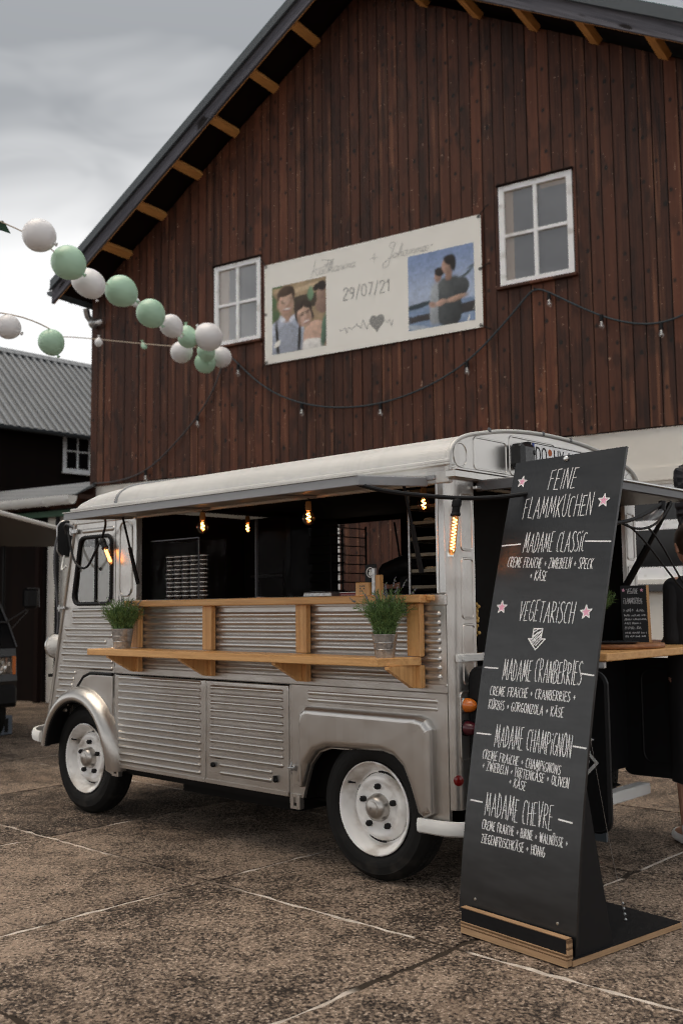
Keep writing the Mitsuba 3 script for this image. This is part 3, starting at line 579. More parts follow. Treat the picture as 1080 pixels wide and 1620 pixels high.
hump = [(0, .0), (.06, .22), (.16, .34), (.22, .24), (.2, .02), (.28, .2), (.4, .34), (.46, .2), (.45, 0), (.56, .06)]
lo_a = [(.34, .3), (.16, .36), (.02, .16), (.1, 0), (.28, .1), (.36, .34), (.34, .04), (.48, .06)]
nme = [(0, [[(.02, -.5), (.1, .3), (.16, 1.15)], [(.72, 1.1), (.2, .4), (.05, .36), (.3, .3), (.5, .06), (.75, .04)]]), (.74, [lo_a]), (1.18, [[(.05, 0), (.12, .4), (.22, 1.0)], [(.3, 0), (.35, .4), (.45, .95), (.42, .3), (.5, 0)], [(-.1, .66), (.7, .74)]]),
       (1.62, [[(0, 0), (.1, .5), (.2, .95), (.22, .8), (.1, .1), (.2, .3), (.3, .34), (.33, .02), (.46, .06)]]), (2.06, [lo_a]), (2.52, [[(0, .0), (.06, .3), (.14, .36), (.22, .26), (.24, .04), (.36, .06)]]), (2.84, [[(0, .05), (.08, .34), (.1, .02), (.2, .06)], [(.13, .52), (.15, .55)]]), (3.02, [hump]), (3.56, [lo_a])]
jn = [(0, [[(.5, 1.1), (.2, 1.15), (.1, .9), (.35, .8), (.6, 1.1), (.42, .1), (.2, -.55), (-.1, -.5), (.1, -.1), (.6, .16)]]), (.62, [[(.2, .32), (.02, .2), (.08, .0), (.24, .06), (.26, .28), (.18, .32), (.4, .24)]]), (.98, [[(0, 0), (.1, .5), (.2, .95), (.22, .8), (.1, .1), (.2, .3), (.3, .34), (.33, .02), (.46, .06)]]), (1.42, [lo_a]), (1.88, [hump]), (2.42, [hump]), (2.96, [[(0, .1), (.2, .3), (.14, .36), (.02, .14), (.12, 0), (.3, .08)]]), (3.26, [[(0, .04), (.12, .34), (.2, .16), (.1, 0), (-.02, .04)], [(.3, .3), (.5, .34)]])]
part(ban, 'lettering', bpoly(script(nme, 3.765, 5.245, 0.158), 0.0014), 'mat_ink_soft')
part(ban, 'lettering', bpoly(unary_union([scrib([(4.60, 5.30), (4.66, 5.30), (4.70, 5.30)]), scrib([(4.65, 5.25), (4.652, 5.3), (4.655, 5.35)])]), 0.0014), 'mat_ink_soft')
part(ban, 'lettering', bpoly(script(jn, 4.80, 5.245, 0.160), 0.0014), 'mat_ink_soft')
r_ = random.Random(4); ecg = [(4.17, 4.53)]; x = 4.17
while x < 4.88:
    x += r_.uniform(.012, .03)
    if not 4.56 < x < 4.80: ecg.append((x, 4.53 + (r_.uniform(-.085, .085) if r_.random() < .62 else 0)))
    else: ecg.append((x, 4.53))
part(ban, 'heartbeat_line', bpoly(LineString(ecg).buffer(0.0035), 0.0014), 'mat_ink_soft')
heart = Polygon([(4.68 + .0105 * 0.55 * 16 * math.sin(t) ** 3, 4.535 + .0105 * 0.62 * (13 * math.cos(t) - 5 * math.cos(2 * t) - 2 * math.cos(3 * t) - math.cos(4 * t))) for t in np.linspace(0, 2 * math.pi, 60)[:-1]])
part(ban, 'heart', bpoly(unary_union([LineString([(4.56 + k * .0085, 4.40 - .02 * r_.random()), (4.565 + k * .0085, 4.68)]).buffer(.0036) for k in range(29)]).intersection(heart.buffer(.008)), 0.0014), 'mat_ink_soft')

# ---------------------------------------------------------------- food truck
trk = thing('food_truck', 'vintage silver corrugated food truck with its serving side open', 'food truck')
PT = 'mat_truck_paint'; FAR = 1.80; XR = 0.50
def tp(name, mesh, m=PT, smooth=35, **k): return part(trk, name, mesh, m, smooth, **k)
XB, XO0, XO1 = -2.115, -1.885, 0.405          # body front edge, serving opening
# upper corrugated side
tp('side_panel', cat(side(sbox(XB, 0.935, 0.452, 1.29), 0.0), [rib(-2.07, 0.425, z, 0.0, 0.0130, 0.037) for z in np.arange(0.965, 1.285, 0.0405)]))
tp('waist_rail', box(XB, 0.460, -0.010, 0.03, 1.288, 1.342, 0.005))
tp('lower_rail', cat(box(XB, 0.458, -0.008, 0.03, 0.893, 0.938, 0.006), box(XB, 0.455, -0.014, -0.006, 0.925, 0.932)))
for a, b in ((-2.095, -1.229), (-1.221, -0.562)):
    dr_ = holder(trk, 'locker_door')
    part(dr_, 'panel', cat(pillow(sbox(a, 0.325, b, 0.886), (0, 0.012, 0), (1, 0, 0), (0, 0, 1), 0.022, 0.006, 3),
        [rib(a + (0.035 if b < -1 or z > .47 else 0.12), b - (0.035 if b < -1 or z > .47 else .12), z, -0.009, 0.0130, 0.030) for z in np.arange(0.375 if b < -1 else 0.395, 0.875, 0.0413 if b < -1 else 0.0415)]), PT, 35)
    part(dr_, 'sill', box(a + 0.002, b - 0.002, -0.016, -0.008, 0.327, 0.352, 0.003), PT, 30)
    if b > -1:
        for x in (a + 0.07, b - 0.09):
            part(dr_, 'catch', cat(lathe([(0, 0), (0.012, 0), (0.012, 0.014), (0.006, 0.02), (0, 0.02)], 12, (x, -0.009, 0.43 if x < -1 else 0.40), (0, -1, 0)), box(x - .005, x + .005, -.034, -.012, .40 if x > -1 else .425, .424 if x > -1 else .445, .002)), 'mat_black', 40)
tp('hinge_strip', cat(box(-1.2295, -1.2205, -0.014, 0.0, 0.33, 0.886, 0.002), box(-0.5605, -0.548, -0.004, 0.02, 0.30, 0.89, 0.002), box(-2.112, -2.098, -0.004, 0.02, 0.30, 0.89, .002)))
for x, z in ((-2.10, 0.47), (-0.535, 0.475)):
    tp('latch', cat(box(x - 0.016, x + 0.022, -0.020, 0.0, z - 0.014, z + 0.014, 0.004), tube([(x - .01, -.03, z), (x + .035, -.034, z + .004)], .005, 6), tube([(x + .005, -.018, z - .03), (x + .005, -.03, z), (x + .005, -.018, z + .03)], .004, 6)), 'mat_galv', 40)
for x in (-2.085, -0.515):
    tp('jack_point', cat(side(sbox(x - 0.034, 0.272, x + 0.034, 0.345).difference(sbox(x - 0.011, .287, x + .011, .33)), -0.012, 0.03)), PT, None)
    tp('jack_hole', box(x - 0.012, x + 0.012, 0.012, 0.02, 0.286, 0.331), 'mat_black', None)
# rear quarter with a raised wheel-arch panel
q0 = sbox(-0.547, 0.30, 0.452, 0.892)
arch = Polygon([(-0.50, 0.20), (-0.455, 0.365), (-0.405, 0.50), (-0.345, 0.566), (-0.27, 0.592), (0.09, 0.604), (0.165, 0.588), (0.222, 0.545), (0.268, 0.44), (0.312, 0.30), (0.33, 0.2)])
q0 = q0.difference(rnd(arch, 0.02)); q0 = q0.difference(sbox(-0.49, 0.2, -0.3, 0.33))
tp('rear_quarter', cat(side(max(getattr(q0, 'geoms', [q0]), key=lambda g: g.area), -0.002), [rib(-0.43, 0.40, z, -0.002, 0.005, 0.026) for z in (0.822, 0.857)]))
ap = Polygon([(-0.470, 0.345), (-0.468, 0.72), (-0.455, 0.765), (-0.415, 0.792), (0.30, 0.792), (0.352, 0.778), (0.384, 0.735), (0.388, 0.36), (0.335, 0.335), (0.298, 0.355), (0.256, 0.47), (0.216, 0.552), (0.16, 0.596), (0.09, 0.611), (-0.27, 0.599), (-0.345, 0.573), (-0.405, 0.507), (-0.45, 0.385)])
tp('wheel_arch', pillow(rnd(ap, 0.012), (0, 0.0, 0), (1, 0, 0), (0, 0, 1), 0.050, 0.036, 6))
tp('reflector', cat(lathe([(0, 0), (0.018, 0), (0.019, 0.003), (0.014, 0.006), (0.0, 0.007)], 16, (0.490, 0.018, 0.515), (0.75, -0.66, 0)), lathe([(0.018, -.004), (0.023, 0), (0.023, .004), (.018, .005)], 16, (0.490, 0.018, 0.515), (0.75, -0.66, 0))), 'mat_red_lens', 40, label='small red side reflector')
# cab side: door with a sloping front edge, window, fender
cx, cz = -2.47, 0.357
dpoly = Polygon([(-2.122, 1.845), (-2.575, 1.845), (-2.884, 0.50), (-2.884, 0.44), (-2.122, 0.44)]).difference(Point(cx, cz).buffer(0.41, quad_segs=24))
win = rnd(Polygon([(-2.512, 1.755), (-2.160, 1.755), (-2.160, 1.325), (-2.598, 1.325)]), 0.055, 8)
dpoly = max(getattr(dpoly.difference(win), 'geoms', [dpoly.difference(win)]), key=lambda g: g.area)
door = holder(trk, 'cab_door')
ribs = []
def edge(z): return -2.575 - (1.845 - z) * 0.2297
for k, z in enumerate(np.arange(1.285, 0.60, -0.0405)):
    x0 = edge(z) + (0.045 if k % 4 else 0.075); x1 = -2.135
    if k == 5: x1 = -2.21
    if z < 0.90: x1 = min(x1, -2.54 - (0.90 - z) * 0.42)
    if 1.20 < z < 1.30: x0 = max(x0, -2.60)
    if x1 - x0 > 0.08: ribs.append(rib(x0, x1, z, 0.0, 0.0125, 0.030))
ribs.append(rib(-2.50, -2.135, 1.797, 0.0, 0.008, 0.034))
part(door, 'panel', cat(side(dpoly, 0.0), ribs), PT, 35)
wr = np.array(win.exterior.coords)[:-1]
part(door, 'seal', tube(np.c_[wr[:, 0], np.full(len(wr), -0.002), wr[:, 1]], 0.013, 8, closed=True), 'mat_black', 40)
wv = np.array(win.buffer(-0.001).exterior.coords)[:-1]
part(door, 'window', tm(np.c_[wv[:, 0], np.full(len(wv), 0.006), wv[:, 1]], mapbox_earcut.triangulate_float64(wv, np.array([len(wv)], np.uint32)).reshape(-1, 3)), 'mat_glass_shade')
part(door, 'divider', box(-2.348, -2.330, -0.006, 0.012, 1.326, 1.754, 0.003), 'mat_black', 30)
part(door, 'window_catch', cat(box(-2.30, -2.275, -0.004, 0.005, 1.535, 1.555, .003), box(-2.53, -2.515, -0.004, .005, 1.535, 1.55, .003)), 'mat_black', 30)
part(door, 'edge_strip', tube([(edge(1.845) - .004, -0.004, 1.845), (edge(0.50) - .004, -0.004, 0.50)], 0.009, 8), PT, 40)
part(door, 'gap', tube([(edge(1.84) - .020, 0.004, 1.84), (edge(0.50) - .020, 0.004, 0.50)], 0.008, 6), 'mat_black', 40)
for z in (1.30,): part(door, 'hinge', cat(obox((edge(z) - .01, -0.016, z), (1, 0, 0), (0, 1, 0), Z3, .08, .016, .02, .004), tube([(edge(z) - .03, -.018, z - .022), (edge(z) - .03, -.018, z + .022)], .009, 8)), 'mat_galv', 40)
part(door, 'top_hinge', cat(obox((edge(1.80) + .02, -0.016, 1.80), (1, 0, 0), (0, 1, 0), Z3, .07, .018, .03, .004), tube([(edge(1.8) - .02, -.018, 1.775), (edge(1.8) - .02, -.018, 1.825)], .011, 8)), 'mat_galv', 40)
# smooth filler above the front wheel with a black seal, then the rounded fender
fl = rnd(Polygon([(-2.545, 0.69), (-2.505, 0.79), (-2.44, 0.855), (-2.37, 0.878), (-2.124, 0.878), (-2.124, 0.60), (-2.40, 0.60)]).difference(Point(cx, cz).buffer(0.405)), 0.012)
fl = max(getattr(fl, 'geoms', [fl]), key=lambda g: g.area)
tp('arch_filler', pillow(fl, (0, 0.002, 0), (1, 0, 0), (0, 0, 1), 0.016, 0.006, 3))
fs = np.array([p for p in fl.exterior.segmentize(.02).coords if p[1] > 0.70 and (p[0] < -2.13)])
fs = fs[np.argsort(np.where(fs[:, 1] > .877, fs[:, 0], fs[:, 0] - .001))]
tp('arch_seal', tube(np.c_[[-2.552, -2.512, -2.443, -2.372, -2.127], np.full(5, -0.010), [0.70, 0.797, 0.863, 0.887, 0.887]], 0.009, 8), 'mat_black', 40)
ang = np.linspace(math.radians(-6), math.radians(172), 40)
prof = [(0.455, 0.03), (0.452, -0.005), (0.440, -0.045), (0.420, -0.075), (0.395, -0.090), (0.372, -0.092), (0.360, -0.082), (0.362, -0.06), (0.385, -0.02), (0.395, 0.03)]
V, F = [], []
for a in ang:
    e = 1 + 0.10 * max(0, math.cos(a)) ** 2 * 0 ; st = 0.75 + 0.25 * min(1, (a - ang[0]) / 0.5)
    for r, y in prof:
        V.append((cx + 0.02 + r * 0.93 * math.cos(a), y * (st if y < 0 else 1), cz - 0.005 + r * math.sin(a)))
m_ = len(prof)
for i in range(len(ang) - 1):
    for k in range(m_ - 1):
        p = i * m_ + k; F += [[p, p + 1, p + m_ + 1], [p, p + m_ + 1, p + m_]]
tp('front_fender', tm(V, F), PT, 60)
V2_ = []
for a in ang:
    for r, y in ((0.372, -0.085), (0.356, -0.078), (0.357, -0.055), (0.380, -0.018), (0.390, 0.032), (0.40, 0.15)):
        st = 0.75 + 0.25 * min(1, (a - ang[0]) / 0.5); V2_.append((cx + 0.02 + (r - .004) * 0.93 * math.cos(a), y * (st if y < 0 else 1), cz - 0.005 + (r - .004) * math.sin(a)))
tp('fender_liner', tm(V2_, [f for i in range(len(ang) - 1) for k in range(5) for f in ([i * 6 + k, i * 6 + k + 1, i * 6 + k + 7], [i * 6 + k, i * 6 + k + 7, i * 6 + k + 6])]), 'mat_black', 60)
tp('fender_apron', side(Polygon([(-2.20, 0.30), (-2.124, 0.28), (-2.116, 0.74), (-2.26, 0.74), (-2.15, 0.62), (-2.10, 0.45)]).buffer(0.004), -0.004, 0.02), PT, None)
# pillars
tp('front_pillar', side(sbox(XB, 1.342, XO0, 1.86), 0.0, 0.03), PT, None)
pr_ = rnd(sbox(-2.075, 1.37, -1.945, 1.83), 0.05, 6)
pc = np.array(pr_.exterior.coords)[:-1]
tp('pillar_bead', tube(np.c_[pc[:, 0], np.full(len(pc), -0.001), pc[:, 1]], 0.006, 6, closed=True), PT, 40)
tp('opening_frame', cat(box(XO0 - 0.014, XO0, -0.012, 0.03, 1.343, 1.86, .003), box(XO1, XO1 + 0.014, -0.006, 0.03, 1.343, 1.86, .003)), 'mat_alloy', 30)
tp('rear_post', cat(box(XO1 + 0.014, 0.457, -0.002, 0.03, 1.343, 1.868, 0.004)), 'mat_alloy', 30)
def corner(y0, sy, z0, z1, n=8):
    P = [(0.456, y0)] + [(0.448 + 0.052 * math.sin(a), y0 + sy * (0.052 - 0.052 * math.cos(a))) for a in np.linspace(0.15, math.pi / 2, n)] + [(XR, y0 + sy * 0.165), (XR - 0.025, y0 + sy * 0.165), (XR - 0.03, y0 + sy * 0.05), (0.44, y0 + sy * 0.02)]
    pg = Polygon(P); return frame(extr(pg, z1 - z0), (0, 0, z0), (1, 0, 0), (0, 1, 0), Z3)
def bead(y0, y1, z0, z1, x=XR, r=0.0055, rr=0.022):
    c = np.array(rnd(sbox(min(y0, y1), z0, max(y0, y1), z1), rr, 5).exterior.coords)[:-1]
    return tube(np.c_[np.full(len(c), x), c[:, 0], c[:, 1]], r, 6, closed=True)
for y0, sy in ((0.0, 1), (FAR, -1)):
    tp('rear_pillar', cat(corner(y0, sy, 0.385, 1.868)), PT, 35)
    tp('pillar_bead', cat([bead(y0 + sy * 0.062, y0 + sy * 0.148, a, b, XR, 0.0055, 0.016) for a, b in ((1.54, 1.80), (1.23, 1.50), (0.935, 1.20))]), PT, 40)
tp('lamp_panel', cat(bead(0.030, 0.145, 0.60, 0.90)), PT, 40)
for (y, z, mt, nm) in ((0.064, 0.843, 'mat_amber', 'indicator'), (0.064, 0.742, 'mat_dark_red', 'tail_lamp')):
    k = holder(trk, nm)
    part(k, 'lens', lathe([(0.032, 0.0), (0.032, 0.012), (0.030, 0.03), (0.022, 0.048), (0.010, 0.06), (0, 0.062)], 20, (XR + 0.004, y, z), (1, -0.1, 0)), mt, 45)
    part(k, 'rim', lathe([(0.026, 0), (0.036, 0), (0.036, 0.008), (0.030, 0.012)], 20, (XR + 0.001, y, z), (1, -0.1, 0)), 'mat_chrome' if z > .8 else 'mat_black', 45)
tp('bracket', cat(box(XR + 0.001, XR + 0.022, -0.004, 0.27, 1.035, 1.070, 0.004), box(XR + .02, XR + .028, .02, .04, 1.045, 1.06)), 'mat_white_gutter', 30)
tp('marker_plate', box(XR - 0.03, XR + 0.0, -0.003, 0.004, 1.508, 1.526), 'mat_chrome', None)
# rear gable of the roof
def arc_top(dz=0.0, ins=0.0):
    P = [(-0.012, 1.90), (-0.014, 1.94), (0.0, 2.0), (0.035, 2.035), (0.09, 2.062), (0.24, 2.098), (0.40, 2.126), (0.60, 2.147), (0.78, 2.156), (0.90, 2.157)]
    P = spline(np.array(P), 4); P = np.vstack([P, [(1.8 - a, b) for a, b in P[::-1][1:]]])
    if ins: c = np.array([0.9, 1.9]); P = c + (P - c) * (1 - ins)
    return P + np.array([0, dz])
AT = arc_top()
tp('rear_gable', rear(Polygon(np.vstack([AT, [(1.812, 1.868), (-0.012, 1.868)]])), XR - 0.006, 0.02), PT, None)
tp('rear_cornice', cat(box(XR - 0.03, XR + 0.028, -0.014, 1.814, 1.862, 1.905, 0.008), box(XR - 0.02, XR + 0.036, -0.010, 1.81, 1.898, 1.912, 0.004)))
for (y0, y1, z0, z1, rr) in ((0.028, 0.128, 1.925, 2.035, 0.045), (0.185, 0.455, 1.925, 2.075, 0.02), (0.485, 0.90, 1.925, 2.115, 0.02), (0.935, 1.32, 1.925, 2.105, 0.02), (1.345, 1.615, 1.925, 2.075, 0.02), (1.672, 1.772, 1.925, 2.035, 0.045)):
    tp('gable_bead', bead(y0, y1, z0, z1, XR - 0.006, 0.005, rr), PT, 40)
tp('roof_rim', tube(np.c_[np.full(len(AT), XR), AT], 0.010, 8), 'mat_roof_paint', 40)
# roof shell and front dome
xs = [XR, XR - 0.01, -1.0, -2.05, -2.10]
secs = [np.c_[np.full(len(AT), x), AT] for x in xs]
for x, k, dz in ((-2.105, 0.992, 0.0), (-2.25, 0.985, -0.006), (-2.45, 0.965, -0.02), (-2.62, 0.92, -0.05), (-2.74, 0.85, -0.09), (-2.81, 0.74, -0.14), (-2.84, 0.58, -0.19)):
    q = AT.copy(); q[:, 1] = 1.86 + (q[:, 1] - 1.86) * (k if k > .9 else k * 0.98) + dz * 0.55; q[:, 0] = 0.9 + (q[:, 0] - 0.9) * (0.5 + 0.5 * k)
    secs.append(np.c_[np.full(len(q), x), q])
def loft(secs, close=False):
    n = len(secs[0]); V = np.vstack(secs); F = []
    for i in range(len(secs) - 1):
        for k in range(n - 1):
            p = i * n + k; F += [[p, p + n, p + n + 1], [p, p + n + 1, p + 1]]
    return tm(V, F)
tp('roof', loft(secs[:5]), 'mat_roof_paint', 40)
tp('cab_roof', cat(loft(secs[5:])), 'mat_roof_paint', 50)
rim2 = secs[4] * 1.0; tp('roof_seam', tube(rim2, 0.011, 8), 'mat_flap', 40); tp('roof_gap', tube(rim2 + [-0.014, 0, 0], 0.006, 6), 'mat_steel_dark', 40)
tp('gutter_rail', cat(box(-2.60, XR + 0.01, -0.030, 0.02, 1.922, 1.936, 0.004), box(-2.60, XR + 0.01, -0.030, -0.020, 1.934, 1.950, 0.003), box(-2.58, XR - 0.01, -0.012, 0.03, 1.845, 1.924, 0.004)), 'mat_roof_paint', 30)
tp('side_trim', box(XO0, 0.42, -0.022, -0.013, 1.862, 1.885, 0.003), 'mat_flap', 30)
tp('roof_clip', cat([obox((XR + .006, y, 2.16 - .09 * ((y - .9) / .9) ** 2), (1, 0, 0), (0, 1, 0), Z3, .012, .02, .02, .003) for y in (.30, .78, 1.05)]), 'mat_steel_dark', None)
tp('roof_vent', box(0.30, 0.46, 0.80, 0.99, 2.155, 2.172, 0.006), 'mat_roof_paint', 30)
# number plate with its black housing
npk = holder(trk, 'number_plate')
part(npk, 'plate', box(XR + 0.045, XR + 0.052, 0.60, 1.12, 1.978, 2.088, 0.002), 'mat_white'); part(npk, 'edge', rear(sbox(0.60, 1.978, 1.12, 2.088).difference(sbox(0.604, 1.982, 1.116, 2.084)), XR + 0.0525, 0.002), 'mat_black')
part(npk, 'bracket', box(XR - 0.004, XR + 0.044, 0.58, 1.13, 1.972, 2.092, 0.003), 'mat_black')
def ltr(t, y, z, h, sx=0.72): 
    m = meshkit.text_mesh(t, h, 0.0015); m.vertices[:, 0] *= sx; return frame(m, (XR + 0.0522, y, z), (0, 1, 0), (0, 0, 1))
part(npk, 'lettering', cat(ltr('DO', 0.625, 1.996, 0.075), ltr('HY 4', 0.795, 1.996, 0.075)), 'mat_black')
part(npk, 'seal', cat(lathe([(0, 0), (0.017, 0), (0.017, 0.002), (0, 0.002)], 18, (XR + 0.0525, 0.762, 2.052), (1, 0, 0)), lathe([(0, 0), (0.017, 0), (0.017, 0.002), (0, 0.002)], 18, (XR + 0.0525, 0.762, 2.010), (1, 0, 0))), pmat('mat_seal', (0.40, 0.10, 0.03)))
part(npk, 'blue_strip', box(XR + 0.0521, XR + 0.0535, 0.600, 0.618, 1.98, 2.086), pmat('mat_eu_blue', (0.02, 0.05, 0.25)))
part(npk, 'lamp_housing', cat(box(XR - 0.004, XR + 0.085, 0.468, 0.590, 1.955, 2.072, 0.018), lathe([(0, 0), (.012, 0), (.012, .004), (0, .006)], 10, (XR + .085, .57, 2.03), (1, 0, 0))), 'mat_black_gloss', 30)
# rear: open tailgate above, two open lower doors
tp('tailgate', cat(obox((0.735, 0.90, 1.853), (1, 0, -0.01), (0, 1, 0), (0.01, 0, 1), 0.47, 1.42, 0.028, 0.006), box(0.955, 0.972, 0.19, 1.61, 1.822, 1.872, 0.006), box(0.50, 0.97, 0.186, 0.204, 1.815, 1.866, 0.004)), 'mat_steel_dark', 30)
tp('tailgate_rail', cat(box(0.974, 0.986, 0.18, 1.62, 1.864, 1.876, 0.003), box(0.505, 0.53, 0.15, 0.75, 1.823, 1.838, .003)), 'mat_alloy', 30)
tp('gas_strut', cat(tube([(0.53, 1.55, 1.38), (0.70, 1.50, 1.60)], 0.020, 10), tube([(0.70, 1.50, 1.60), (0.86, 1.45, 1.82)], 0.012, 8)), 'mat_black', 40)
nd = rnd(sbox(0.515, 0.372, 1.180, 1.005), 0.05, 6); 
ndk = holder(trk, 'rear_door'); yD = 0.085
part(ndk, 'panel', side(nd, yD, 0.025), 'mat_black', None, label='black lower rear door swung open with a white diamond decal')
part(ndk, 'edge', tube(np.c_[np.array(nd.exterior.coords)[:-1, 0], np.full(len(nd.exterior.coords) - 1, yD + 0.012), np.array(nd.exterior.coords)[:-1, 1]], 0.013, 6, closed=True), 'mat_black', 40)
part(ndk, 'skirt', side(sbox(0.53, 0.335, 1.165, 0.372), yD + .004, 0.012), 'mat_trim_metal', None)
dm = Point(0.99, 0.645); dia = Polygon([(0.99, 0.80), (1.145, 0.645), (0.99, 0.49), (0.835, 0.645)])
dec = unary_union([dia.difference(dia.buffer(-0.013, join_style=2)), Polygon([(1.01, 0.715), (1.055, 0.730), (1.112, 0.688), (1.10, 0.675)]), Polygon([(1.03, 0.700), (1.128, 0.737), (1.03, 0.776)]), Polygon([(1.03, 0.785), (1.124, 0.802), (1.03, 0.850)])])
part(ndk, 'decal', side(dec, yD - 0.0012, 0.0012), 'mat_white_gutter')
part(ndk, 'decal_loop', side(LineString(spline([(1.02, 0.690), (1.06, 0.668), (1.098, 0.645), (1.082, 0.632), (1.05, 0.648), (1.02, 0.664)], 5)).buffer(0.0045), yD - 0.0012, 0.0012), 'mat_white_gutter')
fd = rnd(sbox(0.46, 0.345, 1.25, 0.99), 0.05, 6); ndf = holder(trk, 'rear_door')
part(ndf, 'panel', side(fd, 1.60, 0.025), 'mat_black', None)
bdk = rnd(sbox(0.58, 0.42, 0.86, 0.93), 0.06, 6); bc = np.array(bdk.exterior.coords)[:-1]
part(ndf, 'bead', tube(np.c_[bc[:, 0], np.full(len(bc), 1.600), bc[:, 1]], 0.007, 6, closed=True), 'mat_black', 40)
tp('counter_front', cat(box(XR - 0.03, XR - 0.015, 0.16, FAR - 0.16, 0.385, 1.01)), 'mat_black', None)
# bumpers: pressed bars that wrap round the corners
def bumper(pts, h=0.066, t=0.02):
    P = spline(np.array(pts), 6); V, F = [], []
    pf = [(-0.0, -h / 2), (-t * .8, -h * .36), (-t, -h * .1), (-t, h * .2), (-t * .6, h / 2), (0.004, h / 2), (0.004, -h / 2)]; n = len(pf)
    for i, p in enumerate(P):
        d = unit(P[min(i + 1, len(P) - 1)] - P[max(i - 1, 0)]); o = np.array([d[1], -d[0], 0])
        for a, b in pf: V.append(p - o * a + Z3 * b)
    for i in range(len(P) - 1):
        for k in range(n):
            a, b = i * n + k, i * n + (k + 1) % n; F += [[a, a + n, b + n], [a, b + n, b]]
    for base, rev in ((0, 0), ((len(P) - 1) * n, 1)):
        for k in range(1, n - 1): F.append([base, base + k, base + k + 1] if rev else [base, base + k + 1, base + k])
    return tm(V, F)
tp('rear_bumper', bumper([(0.300, -0.030, 0.305), (0.40, -0.034, 0.307), (0.478, -0.028, 0.309), (0.540, 0.02, 0.31), (0.565, 0.10, 0.31), (0.57, 0.25, 0.31), (0.57, 0.5, .31)]), 'mat_white_gutter', 40)
tp('rear_step', box(0.545, 0.62, 0.26, 1.585, 0.255, 0.315, 0.006), 'mat_white_gutter', 30)
tp('front_bumper', bumper([(-3.20, 0.90, 0.46), (-3.18, 0.30, 0.46), (-3.12, 0.07, 0.455), (-3.02, -0.01, 0.45), (-2.915, -0.025, 0.445)], 0.075, 0.022), 'mat_white_gutter', 40)
# nose, headlamps, windscreen
tp('nose', cat(hull([(x, y, z) for x, y0, y1, z0, z1 in ((-2.55, 0.30, 1.50, 0.5, 1.22), (-3.02, 0.42, 1.38, 0.5, 1.12), (-3.08, 0.48, 1.32, 0.55, 1.05)) for y in (y0, y1) for z in (z0, z1)])), PT, 30)
tp('windscreen_frame', cat([tube([(edge(1.30) + .02, y, 1.25), (-2.60, y, 1.86)], 0.028, 8) for y in (0.05, 0.9, FAR - 0.05)] + [tube([(-2.60, 0.05, 1.86), (-2.60, FAR - 0.05, 1.86)], 0.03, 8), tube([(-2.70, 0.05, 1.25), (-2.70, FAR - .05, 1.25)], .03, 8)]), PT, 40)
tp('bulkhead', cat(box(-2.70, -2.66, 0.05, FAR - 0.05, 0.5, 1.24), box(-2.62, -2.60, .05, FAR - .05, .42, .5)), PT, None)
tp('windscreen', tm([(-2.70, 0.06, 1.27), (-2.70, FAR - 0.06, 1.27), (-2.605, FAR - 0.06, 1.84), (-2.605, 0.06, 1.84)], [[0, 1, 2], [0, 2, 3]]), 'mat_glass', None)
for y in (0.105, FAR - 0.105):
    k = holder(trk, 'headlamp')
    part(k, 'pod', lathe([(0.0, -0.125), (0.03, -0.118), (0.058, -0.09), (0.077, -0.04), (0.082, 0.0), (0.080, 0.03), (0.074, 0.04)], 24, (-2.93, y, 1.043), (-1, 0, 0)), 'mat_roof_paint', 60)
    part(k, 'lens', lathe([(0.074, 0.038), (0.05, 0.055), (0, 0.062)], 20, (-2.93, y, 1.043), (-1, 0, 0)), 'mat_glass', 60)
    part(k, 'rim', lathe([(0.074, 0.034), (0.084, 0.034), (0.084, 0.045), (0.074, 0.048)], 24, (-2.93, y, 1.043), (-1, 0, 0)), 'mat_chrome', 40)
    part(k, 'bracket', cat(box(-2.95, -2.88, y - 0.01, y + 0.01, 0.90, 0.97, 0.003), box(-2.94, -2.90, y, (0.45 if y < 1 else 1.35), 0.90, 0.93, 0.003), lathe([(0, 0), (.022, 0), (.018, .012), (0, .014)], 12, (-2.93, y, 1.12), (0, 0, 1))), 'mat_black', 30)
mk = holder(trk, 'wing_mirror')
part(mk, 'glass', frame(extr(rnd(sbox(-0.068, -0.125, 0.068, 0.115), 0.055, 8), 0.014), (-2.925, 0.16, 1.785), unit((0.45, 0.9, 0)), Z3), 'mat_black', 30)
mrim = np.array(rnd(sbox(-0.072, -0.129, 0.072, 0.119), 0.058, 8).exterior.coords)[:-1]; mu = unit((0.45, 0.9, 0))
part(mk, 'rim', tube([np.array([-2.925, 0.16, 1.785]) + mu * a + Z3 * b for a, b in mrim], 0.008, 6, closed=True), 'mat_galv', 40)
part(mk, 'arm', cat(tube(spline([(-2.955, 0.10, 1.80), (-2.965, 0.085, 1.70), (-2.955, 0.09, 1.45), (-2.945, 0.10, 1.12)], 6), 0.010, 8), tube(spline([(-2.60, 0.02, 1.83), (-2.75, 0.06, 1.86), (-2.90, 0.12, 1.85), (-2.93, 0.15, 1.80)], 5), 0.009, 8)), 'mat_steel_dark', 40)
part(mk, 'stay', tube(spline([(-2.87, 0.10, 1.66), (-2.86, 0.08, 1.60), (-2.80, 0.04, 1.56), (-2.70, 0.01, 1.58)], 5), 0.007, 8), 'mat_white_gutter', 40)
